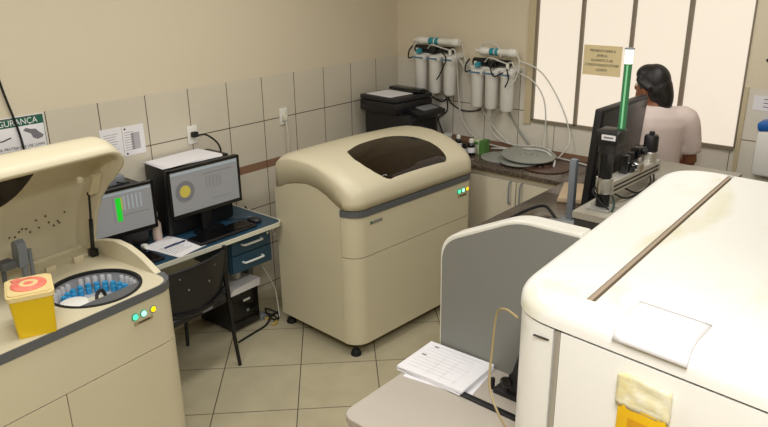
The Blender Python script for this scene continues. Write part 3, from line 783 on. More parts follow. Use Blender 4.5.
purifier('triple white water purifier above the black printer', ((.327, .0), (.464, -.004), (.60, -.008)), 1.31, 1.60, .245, .665, 1.592, 1.697, (.285, .675),
    [[(.66, -.10, 1.585), (.655, -.09, 1.50), (.66, -.07, 1.30), (.68, -.06, 1.15), (.76, -.06, 1.03), (.90, -.07, .97), (1.10, -.08, .955), (1.35, -.07, .975)],
     [(.66, -.10, 1.60), (.72, -.08, 1.50), (.80, -.06, 1.32), (.89, -.05, 1.18), (1.02, -.05, 1.05), (1.18, -.07, .975), (1.40, -.10, .985), (1.55, -.12, .96)],
     [(.70, -.10, 1.69), (.73, -.08, 1.55), (.80, -.05, 1.46), (.86, -.09, 1.42)],
     [(.255, -.10, 1.69), (.235, -.10, 1.65), (.24, -.09, 1.60)]],
    [[(.45, -.12, 1.64), (.56, -.17, 1.63), (.61, -.175, 1.58), (.56, -.175, 1.47), (.52, -.165, 1.42)],
     [(.53, -.10, 1.32), (.52, -.03, 1.25), (.51, -.012, 1.15), (.43, -.012, 1.09), (.46, -.012, 1.0), (.50, -.02, .935)],
     [(.30, -.012, 1.30), (.39, -.012, 1.24), (.47, -.012, 1.225), (.52, -.012, 1.26), (.55, -.012, 1.22), (.66, -.012, 1.175), (.80, -.012, 1.19), (.86, -.04, 1.23)]])
purifier('triple white water purifier beside the window', ((.853, 0), (.976, 0), (1.105, -.004)), 1.242, 1.53, .785, 1.165, 1.53, 1.652, (.86, 1.165),
    [[(1.15, -.10, 1.66), (1.19, -.10, 1.60), (1.18, -.12, 1.48), (1.13, -.15, 1.40)],
     [(1.19, -.09, 1.60), (1.30, -.04, 1.55), (1.39, -.02, 1.46), (1.50, -.02, 1.30), (1.57, -.03, 1.15), (1.60, -.08, 1.05), (1.55, -.12, .96)],
     [(1.17, -.08, 1.52), (1.28, -.03, 1.45), (1.36, -.02, 1.33), (1.385, -.02, 1.15), (1.40, -.06, 1.0), (1.45, -.10, .945)],
     [(.99, -.08, 1.24), (.94, -.06, 1.14), (.96, -.06, 1.06), (1.05, -.06, 1.0), (1.20, -.08, .99), (1.40, -.08, 1.01), (1.52, -.10, .97)],
     [(.86, -.10, 1.66), (.88, -.10, 1.70), (.95, -.10, 1.715), (1.02, -.10, 1.68), (1.05, -.12, 1.62)]],
    [[(1.02, -.14, 1.60), (1.00, -.17, 1.55), (1.03, -.17, 1.49), (1.10, -.16, 1.52)],
     [(1.12, -.16, 1.42), (1.15, -.17, 1.48), (1.13, -.165, 1.55)]])
for lb, pts, r, m_ in (
    ('grey drain hose from the window-side purifier down to the counter discs', [(1.13, -.10, 1.235), (1.14, -.06, 1.17), (1.20, -.05, 1.08), (1.30, -.07, 1.0), (1.40, -.12, .965), (1.55, -.20, .94)], .008, 'disc'),
    ('white tubing looping over the grey discs on the back counter', [(1.0, -.12, .945), (1.15, -.16, .975), (1.30, -.15, .995), (1.45, -.14, 1.0), (1.56, -.20, .965), (1.60, -.28, .94)], .007, 'tube'),
    ('pale tubing lying along the wall edge of the back counter', [(1.05, -.05, .938), (1.25, -.06, .945), (1.45, -.04, .94), (1.62, -.06, .938), (1.78, -.10, .938)], .006, 'tube')):
    tag(MB().tube(pts, r, 8).build('drain_hose', M[m_]), lb, 'hose')

# discs, bottles, carton on the back counter
def disc(label, x, y, z, r, m_, tilt=(0, 0, 0)):
    t = thing('rotor_cover', label, 'disc', (x, y, z)); t.rotation_euler = tilt
    MB().lathe([(0, 0), (r, 0), (r+.004, .004), (r+.004, .010), (r-.006, .013), (.03, .013), (0, .013)], n=48).build('plate', M[m_], t)
    MB().lathe([(.028, .013), (.026, .020), (0, .021)], n=24).build('hub', M[m_], t)
    for a in (0, 2.1, 4.2): MB().lathe([(.006, .013), (.005, .017), (0, .017)], (r*.35*math.cos(a), r*.35*math.sin(a), 0), 10).build('pin', M['steelgrey'], t)
disc('dark brown round tray at the right of the grey discs', 1.56, -.30, CZ, .155, 'brown')
disc('grey disc lying flat at the left, under the large disc', 1.19, -.26, CZ, .155, 'disc')
disc('large grey disc on top of the others on the back counter', 1.385, -.245, CZ+.047, .185, 'disc', (R(2), R(3.2), 0))
disc('smaller grey disc sandwiched in the pile, sticking out in front', 1.365, -.33, CZ+.0135, .13, 'disc')
def bottle(label, x, y, h, r):
    t = thing('dropper_bottle', label, 'bottle', (x, y, CZ))
    b = MB().lathe([(0, 0), (r*.9, 0), (r, .004), (r, h*.62), (r*.55, h*.74), (r*.5, h*.78)], n=20).build('bottle_body', M['blackgl'], t)
    MB().lathe([(r*.62, h*.77), (r*.62, h*.95), (r*.4, h), (0, h)], n=18).build('bottle_cap', M['whitepl' if h > .1 else 'black'], t)
    MB().cyl((0, 0, h*.2), (0, 0, h*.5), r*1.015, n=20, cap=False).build('bottle_label', M['paper'], b)
bottle('taller dark bottle with a white cap in front of the green carton', .965, -.335, .125, .028)
bottle('dark bottle with a white cap nearest the printer', .80, -.26, .115, .026)
bottle('short dark bottle between the two white-capped bottles', .885, -.31, .075, .024)
t = thing('reagent_carton', 'green and white carton behind the dark bottles on the back counter', 'box', (.97, -.235, CZ), R(4))
MB().box(-.06, .06, -.04, .04, 0, .10, .001).build('carton', mat('carton_white', '#b9bfa2', .6), t)
MB().box(.02, .0612, -.0412, .0412, .0, .1012).build('green_panel', M['greenbox'], t)
MB().box(-.055, .012, -.0415, -.04, .07, .09).build('green_stripe', M['greenbox'], t)
t = thing('clear_cup', 'clear plastic cup between the printer and the bottles', 'cup', (.66, -.20, CZ))
MB().lathe([(0, 0), (.025, 0), (.035, .09), (.033, .09), (.024, .004), (0, .004)], n=22).build('cup_body', M['clear'], t)
MB().lathe([(.036, .088), (.036, .094), (.033, .094)], n=22).build('cup_rim', M['whitepl'], t)

# ------------------------------------------------------------------ side counter: monitor, post, board, cable
t = thing('monitor', 'large black monitor turned away, in front of the woman', 'monitor', (2.305, -.93, CZ), R(-2))
mo = MB(); mo.box(-.03, .012, -.315, .23, .10, .64, .010, rot=(0, R(4), 0)); mo.build('housing', M['black'], t)
MB().box(.012, .016, -.30, .215, .115, .625, .003, rot=(0, R(4), 0), piv=(-.009, -.0125, .3575)).build('screen', mat('dark_screen', '#2c2b2d', .25, var=.3, scale=2), t)
MB().box(-.06, -.02, -.05, .05, .01, .30, .006).build('stand_neck', M['black'], t)
MB().box(-.13, .10, -.13, .13, 0, .014, .006).build('stand_base', M['blackgl'], t)
t = thing('grey_post', 'slim grey metal post standing left of the black monitor', 'post', (2.15, -1.14, CZ))
MB().box(-.018, .018, -.018, .018, .008, .34, .003).build('post', M['steelgrey'], t)
MB().box(-.04, .04, -.04, .04, 0, .008, .002).build('foot_plate', M['steelgrey'], t)
t = thing('tan_folder', 'tan cardboard folder lying on the side counter', 'folder', (1.99, -.72, CZ), R(20))
MB().box(-.10, .13, -.17, .17, 0, .018, .003).build('cover', M['tan'], t)
MB().box(-.097, .127, -.167, .167, .018, .024, .001).build('pages', M['tan'], t)
tag(MB().tube([(1.84, -1.62, CZ+.009), (1.90, -1.45, CZ+.010), (1.93, -1.25, CZ+.03), (1.97, -1.10, CZ+.03), (2.06, -1.16, CZ+.012), (2.12, -1.22, CZ+.010), (2.25, -1.28, CZ+.009)], .009, 8).build('monitor_cable', M['rubber']), 'thick black cable along the side counter to the monitor', 'cable')

t = thing('acrylic_tray', 'clear acrylic tray on the side counter at the foot of the grey post', 'tray', (2.22, -1.36, CZ), R(10))
tb = MB(); tb.box(-.09, .09, -.07, .07, 0, .006, .001)
for q in ((-.09, -.085, -.07, .07), (.085, .09, -.07, .07), (-.09, .09, -.07, -.065), (-.09, .09, .065, .07)): tb.box(*q, .006, .05)
tb.build('tray_body', M['clear'], t)
MB().box(-.05, .02, -.04, .03, .0065, .03, .004).build('holder', M['whitepl'], t)
MB().cyl((.05, 0, .0065), (.05, 0, .035), .018).build('cap', M['chrome'], t)

# ------------------------------------------------------------------ sampler deck, light tower, rail
SZ = 1.20
t = thing('sampler_cabinet', 'dark cabinet with a greige top under the metal rail, left of the white analyser', 'cabinet', (0, 0, 0))
def lshape(e): return [(2.43+e, -1.72+e), (2.70-e, -1.72+e), (2.70-e, -1.33+e), (2.85-e, -1.33+e), (2.85-e, -.63-e), (2.43+e, -.63-e)]
MB().prism(lshape(.008), .02, SZ-.03).build('cabinet_body', mat('charcoal_cabinet', '#3b3936', .5), t)
MB().prism(lshape(0), SZ-.03, SZ).build('cabinet_top', mat('greige_top', '#A39C8E', .5), t)
for x in (2.47, 2.63):
    for y in (-1.67, -.70): MB().cyl((x, y, 0), (x, y, .025), .02, n=12).build('foot', M['rubber'], t)

t = thing('signal_tower', 'black column with a silver collar and a green lamp tube on top', 'signal light', (2.515, -1.60, SZ))
MB().box(-.055, .055, -.06, .05, 0, .012, .003).build('base_plate', M['clear'], t)
MB().cyl((0, 0, .012), (0, 0, .30), .031, n=24).build('column', M['blackgl'], t)
MB().lathe([(.037, .075), (.038, .08), (.038, .14), (.037, .145), (.030, .147)], n=24).build('collar', M['chrome'], t)
hd = MB(); hd.cyl((0, 0, .26), (0, 0, .31), .040, n=28); hd.box(-.046, .064, -.045, .062, .30, .365, .012); ho = hd.build('head', M['black'], t)
ll = MB().box(-.012, .05, -.0475, -.0450, .325, .348).build('label', M['paper'], ho)
MB().box(-.002, .04, -.0482, -.0475, .333, .340).build('label_print', M['ink'], ll)
lp = MB(); lp.cyl((.040, .035, .365), (.040, .035, .645), .0165, n=24); lo_ = lp.build('green_lamp', M['towerlamp'], t)
MB().cyl((.044, .0185, .37), (.044, .0185, .64), .004, n=10).build('lamp_stripe', M['lampstripe'], lo_)
lw = MB(); lw.cyl((.040, .035, .645), (.040, .035, .705), .0165, n=24); lw.build('white_lamp', M['lampwhite'], t)
MB().lathe([(.0205, .705), (.0205, .71), (0, .712)], (.040, .035, 0), 24).build('lamp_cap', M['steelgrey'], t)
MB().tube([(.03, .01, .14), (-.035, -.03, .09), (.0, -.045, .05), (.05, -.04, .012)], .0045, 8).build('cable', M['rubber'], t)
MB().tube([(.035, .02, .06), (.055, .0, .03), (.06, -.03, .004)], .005, 8).build('cable', mat('green_cable', '#1d3b2f', .5), t)
t = thing('sampling_rail', 'aluminium rail with black motor and lens fittings beside the signal tower', 'rail', (2.498, -1.56, SZ), R(-3))
rl = MB(); rl.box(-.034, .034, .02, .54, .05, .112, .004); ro = rl.build('rail_profile', M['alu'], t)
for z in (.068, .088): MB().box(.034, .0352, .03, .51, z-.004, z+.004).build('groove', M['gap'], ro)
MB().box(-.03, .03, .0, .022, .04, .115, .004).build('end_clamp', M['alu'], t)
MB().box(-.02, .02, .44, .47, 0, .056, .003).build('support', M['alu'], t)
MB().lathe([(.036, .105), (.036, .16), (.03, .165)], (.0, .47, 0), 20).build('motor_mount', M['alu'], t)
MB().lathe([(.033, .16), (.035, .17), (.035, .235), (.03, .245), (.013, .248), (.013, .262), (0, .263)], (.0, .47, 0), 20).build('motor', M['black'], t)
cm = MB(); cm.box(-.028, .028, .21, .29, .105, .17, .008); cm.box(-.02, .02, .17, .21, .105, .20, .006); cm.box(-.025, .025, .29, .37, .165, .215, .008); cmo = cm.build('lens_block', M['blackgl'], t)
MB().cyl((.0, .25, .17), (.0, .25, .20), .016).build('adjusting_knob', M['black'], cmo)
MB().lathe([(.0, .026), (.012, .026), (.024, .03), (.026, .0)], (.028, .25, .138), 20, (1, -.3, 0)).build('lens', M['chrome'], cmo)
MB().cyl((-.01, .33, .19), (.04, .33, .195), .018, n=16).build('adjusting_knob', M['black'], cmo)
for a, b2 in ((.05, .42), (.16, .46)):
    MB().tube([(.024, a, .05), (.05, a+.08, .012), (.055, (a+b2)/2+.04, .008), (.05, b2-.03, .02), (.026, b2+.02, .055)], .0045, 8).build('cable_loop', M['rubber'], t)

# ------------------------------------------------------------------ work platform with grey panel
PZ = .75
t = thing('sample_table', 'pale table top with an upright grey panel behind it, left of the white analyser', 'table', (0, 0, 0))
pp = rrect(2.222, 2.768, -3.03, -2.425, .055, 8, (1, 0, 0, 0))
pm = MB(); pm.prism(pp, PZ-.03, PZ); pm.build('table_top', M['platform'], t, mods=[('BEVEL', dict(width=.004, segments=2, limit_method='ANGLE'))])
MB().box(2.25, 2.72, -3.02, -2.45, .02, PZ-.03, .01).build('pedestal', M['offwhite'], t)
for x in (2.28, 2.70):
    for y in (-2.97, -2.49): MB().cyl((x, y, 0), (x, y, .025), .02, n=12).build('foot', M['rubber'], t)
def panel_outline(ins):
    z0 = PZ-.2
    def corner(P0, P1, P2, r, n=6):
        P0, P1, P2 = Vector(P0), Vector(P1), Vector(P2); a = P1+(P0-P1).normalized()*r; b = P1+(P2-P1).normalized()*r
        return [tuple(((1-u)**2)*a+2*u*(1-u)*P1+u*u*b) for u in [k/n for k in range(n+1)]]
    A = (2.797, 1.388-ins*1.1); B = (2.545+ins*.15, 1.388-ins*1.1); C_ = (2.212+ins, 1.232-ins*1.2); D_ = (2.212+ins, z0)
    return [(2.775, z0), A]+corner(A, B, C_, .06)+corner(B, C_, D_, .075)+[D_]
sh = MB(); sh.prism(panel_outline(0), -2.422, -2.345, 'xz')
sp_ = sh.build('panel_shell', M['offwhite'], t, mods=[('BEVEL', dict(width=.008, segments=3, limit_method='ANGLE', angle_limit=R(50)))])
MB().prism(panel_outline(.012), -2.4265, -2.42, 'xz').build('grey_facing', M['panelgrey'], sp_)

t = thing('form_stack', 'white printed forms stacked on the pale table top', 'papers', (2.345, -2.555, PZ+.0005), R(2))
for k in range(9):
    MB().box(-.15+random.uniform(-.006, .006), .147, -.118, .118, .0022*k, .0022*k+.0018, rot=(0, 0, R(random.uniform(-3, 3) if k < 8 else 0))).build('form', M['paper'], t)
MB().box(-.12, .165, -.125, .09, 0, .0018, rot=(0, 0, R(7))).build('form', M['paper'], t)
ptn = MB(); zt_ = .0022*8+.0018
for k in range(9):
    ptn.box(-.13+.0, .10-.02*(k % 4), .095-.022*k, .0965-.022*k, zt_, zt_+.0004)
for x in (-.03, .03, .09): ptn.box(x, x+.001, -.10, .05, zt_, zt_+.0004)
ptn.build('print', mat('form_print', '#b9b9bd', .9), t, smooth=False)
for x, y in ((-.115, .085), (-.125, .01)): MB().box(x, x+.02, y, y+.008, zt_+.0004, zt_+.0008).build('stamp', M['ink'], t)
t = thing('black_bar', 'flat black bar lying across the pale table top', 'bar', (0, 0, PZ))
MB().box(2.425, 2.726, -2.672, -2.647, 0, .010, .002, rot=(0, 0, R(-1))).build('bar', M['black'], t)
MB().cyl((2.437, -2.657, .0095), (2.437, -2.657, .013), .005, n=10).build('screw', M['steelgrey'], t)
t = thing('hose_clamp', 'black bracket with a knob beside the forms and the white analyser', 'bracket', (2.59, -2.53, PZ))
MB().box(-.02, .09, -.045, .045, 0, .022, .005).build('bracket_base', M['black'], t)
k_ = MB(); k_.prism([(.03, .02), (.09, .02), (.09, .20), (.075, .20), (.05, .11), (.035, .09)], -.03, .03, 'xz'); k_.build('upright', M['black'], t)
MB().cyl((-.035, -.02, .0), (-.035, -.02, .045), .008).build('peg', M['rubber'], t)
MB().lathe([(.022, 0), (.024, .01), (.012, .02), (0, .021)], (.03, -.03, .06), 16, (0, -1, 0)).build('knob', M['blackgl'], t)
tag(MB().tube([(2.852, -2.927, 1.302), (2.801, -2.913, 1.307), (2.763, -2.895, 1.269), (2.758, -2.904, 1.148), (2.777, -2.941, 1.055), (2.824, -2.969, 0.999), (2.880, -2.974, 0.933), (2.936, -2.979, 0.840), (2.983, -2.983, 0.728)], .0036, 8).build('tan_hose', M['tantube']), 'thin tan hose looping in front of the grey panel to the white analyser', 'hose')

# ------------------------------------------------------------------ big white analyser on the right
WT = 1.40
t = thing('white_analyser', 'big glossy white analyser filling the right foreground', 'lab analyser', (2.871, -2.941, 0), 0)
def cround(poly, rad, n=8):
    out = []; m = len(poly)
    for i in range(m):
        P0, P1, P2 = Vector(poly[i-1]), Vector(poly[i]), Vector(poly[(i+1) % m]); r = rad[i]
        a = P1+(P0-P1).normalized()*r; b = P1+(P2-P1).normalized()*r
        out += [tuple(((1-u)**2)*a+2*u*(1-u)*P1+u*u*b) for u in [k/n for k in range(n+1)]]
    return out
def plan(s, x0=0., x1=1.55, y0=0., y1=1.0):
    """four-sided plan of the machine, inset by s; the left side leans, as the photo shows"""
    q = [(-.058, .008), (1.55, -.13), (1.55, 1.49), (-.150, 1.575)]
    c = (.7, .75)
    return cround([(q[0][0]+s, q[0][1]+s), (q[1][0]-s, q[1][1]+s), (q[2][0]-s, q[2][1]-s), (q[3][0]+s, q[3][1]-s)], [max(.15-s, .03), .1, .1, max(.23-s, .03)])
cv = MB()
lev = [(0.008, WT-.085), (0, WT-.08), (0, WT-.06)]+[(.06*(1-math.cos(k*PI/16)), WT-.06+.06*math.sin(k*PI/16)) for k in range(1, 9)]
rings = [[cv.V((x, y, z)) for x, y in plan(s_)] for s_, z in lev]
for a, b in zip(rings, rings[1:]): cv.bridge(a, b)
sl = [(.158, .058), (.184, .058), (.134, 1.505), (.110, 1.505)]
def poly_hit(poly, c, a):
    """where a ray from c at angle a leaves a convex polygon"""
    d = Vector((math.cos(a), math.sin(a))); best = None
    for k in range(len(poly)):
        p, q = Vector(poly[k]), Vector(poly[(k+1) % len(poly)]); e = q-p; den = d.x*e.y-d.y*e.x
        if abs(den) < 1e-12: continue
        w = p-c; tt = (w.x*e.y-w.y*e.x)/den; uu = (w.x*d.y-w.y*d.x)/den
        if tt > 0 and -1e-6 <= uu <= 1+1e-6: best = tt if best is None else max(best, tt)
    return c+d*best
top_poly = [(v.co.x, v.co.y) for v in rings[-1]]
sc_c = sum((Vector(p) for p in sl), Vector((0, 0)))/4
angs = sorted({round(math.atan2(y-sc_c.y, x-sc_c.x), 6) for x, y in top_poly+sl})
o_ = [cv.V((*poly_hit(top_poly, sc_c, a), WT)) for a in angs]
h_ = [cv.V((*poly_hit(sl, sc_c, a), WT)) for a in angs]
hb = [cv.V((v.co.x, v.co.y, WT-.024)) for v in h_]
cv.bridge(o_, h_); cv.bridge(h_, hb)
bmesh.ops.remove_doubles(cv.bm, verts=o_+rings[-1], dist=.0002)
cov = cv.build('top_cover', M['cover'], t, ang=35)
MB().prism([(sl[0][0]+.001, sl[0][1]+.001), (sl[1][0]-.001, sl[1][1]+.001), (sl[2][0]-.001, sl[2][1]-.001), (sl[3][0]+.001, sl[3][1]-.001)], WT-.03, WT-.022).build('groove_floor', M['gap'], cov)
MB().prism([(sl[0][0]+.001, sl[0][1]+.002), ((sl[0][0]+sl[1][0])/2, sl[0][1]+.002), ((sl[2][0]+sl[3][0])/2, sl[2][1]-.002), (sl[3][0]+.001, sl[3][1]-.002)], WT-.021, WT-.004).build('groove_lit_strip', mat('lit_wall_tan', '#a8957f', .6), cov)  # painted light: tan strip as the groove's lit wall, beside the dark floor
MB().prism(plan(.03), .08, WT-.08).build('chassis', M['gap'], t)
pl_ = plan(.004); zl = WT-.089
def fy(x): return .008-.138*(x+.082)/1.632+.004
cp_ = [q for q in pl_ if q[1] < .2 and q[0] < .100]
MB().prism(cp_+[(.100, fy(.100)), (.100, .26), (-.068, .26)], .06, zl).build('corner_panel', M['white'], t, ang=30)
MB().box(.104, .120, .000, .035, .06, zl, .002).build('metal_strip', M['alu'], t)
MB().prism([(.124, fy(.124)), (1.546, fy(1.546)), (1.546, .26), (.124, .26)], .06, zl).build('front_panel', M['white'], t, ang=30)
bk = [q for q in pl_ if q[1] > .5]
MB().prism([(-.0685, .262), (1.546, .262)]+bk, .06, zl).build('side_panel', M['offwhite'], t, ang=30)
MB().box(.040, .088, fy(.08)-.002, fy(.06)+.002, WT-.126, WT-.123).build('door_slot', M['gap'], t)
for x in (.12, 1.40):
    for y in (.14, 1.40): MB().cyl((x, y, 0), (x, y, .085), .03, n=16).build('foot', M['rubber'], t)
# splashes of yellow stain on the cover
def WA(x, y, z):
    return tuple(Matrix.Translation((2.871, -2.941, 0)) @ Vector((x, y, z)))
t = thing('cover_sheet', 'white sheet of paper hanging over the front edge of the white analyser', 'paper', WA(.262, -.022, WT+.001), R(-5))
sm = MB(); N_ = 14; L_ = .185
rows = []
for i in range(N_+1):
    d = .155-L_*i/N_                       # distance behind the front face along the sheet
    if d > .045: y, z = d, .0012
    else:
        a = min((.045-d)/.055, PI/2*.75); y = .045-.055*math.sin(a)-max(0, (.045-d)-.055*PI/2*.75)*.4; z = .0012-.055*(1-math.cos(a))-max(0, (.045-d)-.055*PI/2*.75)*.9
    rows.append([sm.V((.0+.19*u+.012*i/N_, y, z+.003*math.sin(5*u)*0+.012*max(0, u-.9)*5*0)) for u in [k/8 for k in range(9)]])
for i in range(N_):
    for j in range(8): sm.F([rows[i][j], rows[i][j+1], rows[i+1][j+1], rows[i+1][j]])
sm.build('sheet', M['paper'], t, mods=[('SOLIDIFY', dict(thickness=.0012, offset=0.))])
t = thing('yellow_pocket', 'yellow plastic pocket with a crumpled clear top on the white analyser front', 'pocket', WA(.372, -.032, 1.145), R(-5))
MB().box(-.062, .068, -.016, 0, -.16, .055, .005).build('pocket', M['pocket'], t)
MB().box(-.03, .05, -.0175, -.016, -.12, .02, .001).build('pocket_label', mat('pocket_orange', '#c98f16', .5), t)
cr = MB(); rows = []
for i in range(9):
    v = i/8
    rows.append([cr.V((-.068+.14*u, -.012-.005*abs(math.sin(9*u+6*v+2*math.sin(5*u)))-.003*v, .045+.10*v*(1-.15*abs(u-.4)))) for u in [k/12 for k in range(13)]])
for i in range(8):
    for j in range(12): cr.F([rows[i][j], rows[i][j+1], rows[i+1][j+1], rows[i+1][j]])
cr.build('crumpled_top', M['tape'], t, mods=[('SOLIDIFY', dict(thickness=.003, offset=0.))])
t = thing('plastic_strip', 'clear plastic strip along the back edge of the white analyser', 'strip', WA(.05, 1.56, WT-.05), R(-3))
MB().box(-.03, .34, -.015, .05, 0, .02, .004).build('strip', M['clear'], t)

# soap dispenser and paper at the right end of the back wall
t = thing('dispenser', 'white wall dispenser with a blue top right of the window', 'dispenser', (2.845, 0, 1.06))
MB().box(-.07, .09, -.12, 0, 0, .27, .02).build('dispenser_body', M['whitepl'], t)
MB().box(-.075, .095, -.125, 0, .272, .33, .018, rot=(0, R(-12), 0)).build('dispenser_top', M['cap_blue'], t)
t = thing('wall_notice', 'white notice at the right edge, above the blue topped dispenser', 'notice', (2.78, 0, 1.47))
MB().box(-.075, .16, -.002, 0, -.05, .035).build('sheet', M['paper'], t)
q = MB()
for k in range(3): q.box(-.02, .13, -.0026, -.002, .015-.022*k, .02-.022*k)
q.build('print', M['ink'], t, smooth=False)
t = thing('wall_screw', 'dark screw in the wall above the right notice', 'screw', (2.745, 0, 1.71))
MB().lathe([(.010, 0), (.009, .004), (0, .005)], n=12, ax=(0, -1, 0)).build('screw_head', M['inkdk'], t)

# notice on the window
t = thing('window_poster', 'yellowed paper notice taped to the second window pane', 'notice', (1.753, .0045, 1.635), 0)
MB().box(-.132, .132, -.003, 0, -.098, .098).build('sheet', M['poster'], t)
for i, (s_, w) in enumerate((('PROIBIDO ABRIR A', 1.0), ('JANELA,', 1.), ('QUANDO O AR', 1.), ('CONDICIONADO ESTIVER', .95), ('LIGADO', 1.))):
    text('text_line', s_, .0245, M['inkdk'], t, (.0, -.0035, .062-.031*i), WALL_B, sx=w*.86)

# ------------------------------------------------------------------ woman at the window
def person():
    t = thing('person', 'woman with tied black hair in a pale short sleeved shirt, back turned, by the window', 'person', (2.305, -.45, 0), R(118)); t.scale = (1, 1, 1.04)
    # local: +x forward, +y her left
    def tor(mb, secs, n=24):
        mb.loft([[Vector((cx+rx*math.cos(2*PI*k/n), cy+ry*math.sin(2*PI*k/n), z)) for k in range(n)] for (z, rx, ry, cx, cy) in secs])
    hy = R(50); hc, hs = math.cos(hy), math.sin(hy)
    HP = Vector((.027, .034, 1.508))
    def hd(x, y, z): return HP+Vector((x*hc-y*hs, x*hs+y*hc, z))
    b = MB()
    tor(b, [(.84, .085, .15, 0, 0), (.95, .10, .165, 0, 0), (1.08, .088, .128, 0, 0), (1.22, .10, .145, 0, 0), (1.32, .10, .16, -.005, 0), (1.385, .07, .12, -.01, 0), (1.41, .05, .06, 0, 0)])
    b.tube([(-.005, 0, 1.37), (.008, 0, 1.43), (.025, 0, 1.50)], .05, 14, 4, rr=[.062, .05, .05])
    b.ell(hd(.0, 0, .005), (.088, .071, .110), 20, 14, rot=(0, 0, hy)); b.ell(hd(.03, 0, -.05), (.065, .058, .072), 16, 10, rot=(0, 0, hy))
    b.tube([hd(.085, 0, .02), hd(.105, 0, -.012), hd(.09, 0, -.02)], .012, 8, 3, rr=[.006, .014, .011])      # nose
    b.ell(hd(.083, 0, -.052), (.014, .026, .006), 10, 6, rot=(0, 0, hy)); b.ell(hd(.081, 0, -.063), (.013, .022, .007), 10, 6, rot=(0, 0, hy))
    b.ell(hd(.078, 0, -.098), (.02, .024, .018), 10, 6)
    for s in (-1, 1): b.ell(hd(-.005, s*.078, -.01), (.02, .009, .032), 12, 8, rot=(0, 0, hy+s*.35))
    for s in (-1, 1):
        sh = Vector((-.01, s*.165, 1.345)); el = Vector((.02, s*.225, 1.09)); wr = Vector((.22, s*.13, 1.06))
        b.tube([Vector((-.005, s*.10, 1.36)), sh, (sh+el)/2, el], .05, 12, 4, rr=[.055, .056, .046, .037])
        b.tube([el, (el+wr)/2, wr], .035, 12, 4, rr=[.038, .036, .025])
        d = (wr-el).normalized(); si = Vector((0, 0, 1)).cross(d).normalized(); up = d.cross(si)
        pc = wr+d*.05; b.tube([wr, wr+d*.04, wr+d*.085], .03, 10, 3, rr=[.025, .034, .03])
        for k, (l, o) in enumerate(((.062, -.024), (.072, -.008), (.067, .008), (.052, .023))):
            r0 = wr+d*.08+si*o; b.tube([r0, r0+d*l*.5+up*-.006, r0+d*l*.85+up*-.03], .0085, 8, 3)
        th = wr+d*.03-si*s*.028; b.tube([th, th+d*.03-si*s*.018-up*.01, th+d*.055-si*s*.012-up*.03], .0095, 8, 3)
        b.tube([(0, s*.085, .86), (.01, s*.088, .50), (-.01, s*.085, .08)], .08, 14, 4, rr=[.095, .058, .04])
        b.tube([(-.04, s*.085, .045), (.06, s*.09, .04), (.14, s*.095, .03)], .035, 10, 3, rr=[.038, .036, .024])
    body = b.build('body', M['skin'], t, mods=[('REMESH', dict(mode='VOXEL', voxel_size=.008, use_smooth_shade=True)), ('SMOOTH', dict(factor=.5, iterations=4))])
    for s in (-1, 1):
        e = MB().ell(hd(.074, s*.032, .01), .0125, 12, 8).build('eye', M['whitepl'], body)
        MB().ell(hd(.0835, s*.032, .01), .006, 10, 6).build('iris', M['hair'], body)
    h = MB()
    h.ell(hd(-.012, 0, .033), (.094, .083, .097), 22, 14, rot=(0, 0, hy)); h.ell(hd(-.045, 0, -.01), (.060, .078, .075), 18, 12, rot=(0, 0, hy))
    h.ell(hd(.035, 0, .072), (.062, .075, .052), 16, 10, rot=(0, R(15), hy))
    h.tube([hd(-.055, 0, .01), hd(-.078, -.004, -.04), hd(-.088, -.004, -.085), hd(-.085, -.004, -.108)], .05, 14, 4, rr=[.066, .056, .044, .026])
    for s in (-1, 1): h.tube([hd(.05, s*.068, .05), hd(.02, s*.082, .03), hd(-.04, s*.08, .0)], .018, 10, 4)
    h.build('hair', M['hair'], t, mods=[('REMESH', dict(mode='VOXEL', voxel_size=.008, use_smooth_shade=True)), ('SMOOTH', dict(factor=.5, iterations=3))])
    sh_ = MB()
    tor(sh_, [(.90, .128, .185, 0, 0), (.98, .122, .178, 0, 0), (1.10, .112, .162, 0, 0), (1.22, .120, .172, 0, 0), (1.31, .118, .182, -.005, 0), (1.36, .10, .165, -.01, 0), (1.395, .075, .12, -.01, 0), (1.415, .062, .075, -.004, 0)])
    for s in (-1, 1):
        sh_.tube([Vector((-.008, s*.09, 1.35)), Vector((-.01, s*.165, 1.34)), Vector((.0, s*.20, 1.24)), Vector((.012, s*.215, 1.155))], .07, 14, 4, rr=[.062, .07, .064, .062])
    sh_.build('shirt', M['shirt'], t, mods=[('REMESH', dict(mode='VOXEL', voxel_size=.009, use_smooth_shade=True)), ('SMOOTH', dict(factor=.5, iterations=5))])
    tr = MB(); tor(tr, [(.80, .12, .175, 0, 0), (.93, .118, .178, 0, 0), (1.0, .105, .160, 0, 0)])
    for s in (-1, 1): tr.tube([(0, s*.088, .85), (.01, s*.09, .50), (-.008, s*.088, .09)], .1, 14, 4, rr=[.108, .078, .065])
    tr.build('trousers', M['trousers'], t, mods=[('REMESH', dict(mode='VOXEL', voxel_size=.011, use_smooth_shade=True)), ('SMOOTH', dict(factor=.5, iterations=3))])
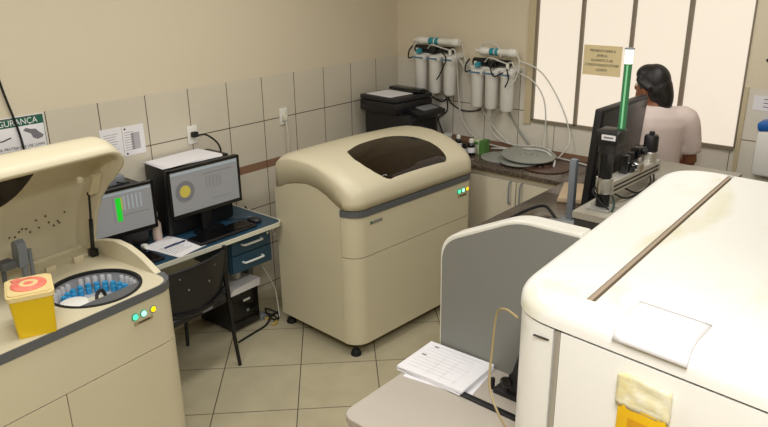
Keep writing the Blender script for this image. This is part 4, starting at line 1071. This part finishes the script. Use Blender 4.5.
    for s in (-1, 1):
        tr = MB().tube([(-.06, s*.085, .052), (.03, s*.088, .052), (.11, s*.095, .042), (.165, s*.096, .032)], .045, 12, 4, rr=[.05, .052, .044, .03])
        for v in tr.bm.verts: v.co.z = max(v.co.z, 0)
        tr.build('shoe', M['rubber'], t)
person()

# ------------------------------------------------------------------ room lamps and added fill
def area(name, loc, sx, sy, energy, col, rot=(0, 0, 0)):
    l = bpy.data.lights.new(name, 'AREA'); l.shape = 'RECTANGLE'; l.size = sx; l.size_y = sy; l.energy = energy; l.color = col
    o = bpy.data.objects.new(name, l); COL.objects.link(o); o.location = loc; o.rotation_euler = rot; return o
for lx, ly, e in ((1.4, -3.6, 15), (3.6, -4.3, 46), (2.7, -1.3, 11), (1.2, -2.0, 9)):  # unseen lamps: some read off the light, others added as fill for walls and tops
    area('lamp_or_fill', (lx, ly, 2.86), .35, 1.3, e, (1, .99, .965))
w = bpy.data.worlds.new('World'); SC.world = w; w.use_nodes = True
w.node_tree.nodes['Background'].inputs[0].default_value = (.9, .9, .9, 1); w.node_tree.nodes['Background'].inputs[1].default_value = .3

# ------------------------------------------------------------------ camera
yaw, pit, rol = -.7121, -.3412, -.0131
f_ = Vector((math.sin(yaw)*math.cos(pit), math.cos(yaw)*math.cos(pit), math.sin(pit)))
r_ = Vector((math.cos(yaw), -math.sin(yaw), 0)); u_ = r_.cross(f_)
r2 = math.cos(rol)*r_+math.sin(rol)*u_; u2 = -math.sin(rol)*r_+math.cos(rol)*u_
cam = bpy.data.cameras.new('camera'); cam.sensor_width = 36; cam.lens = 36*700.8/768; cam.clip_start = .05
co = bpy.data.objects.new('camera', cam); COL.objects.link(co)
mw = Matrix((r2, u2, -f_)).transposed().to_4x4(); mw.translation = (3.7275, -4.5181, 2.2527); co.matrix_world = mw
SC.camera = co
SC.view_settings.view_transform = 'Standard'; SC.view_settings.look = 'None'; SC.view_settings.gamma = 1; SC.view_settings.use_curve_mapping = False
SC.view_settings.exposure = .62
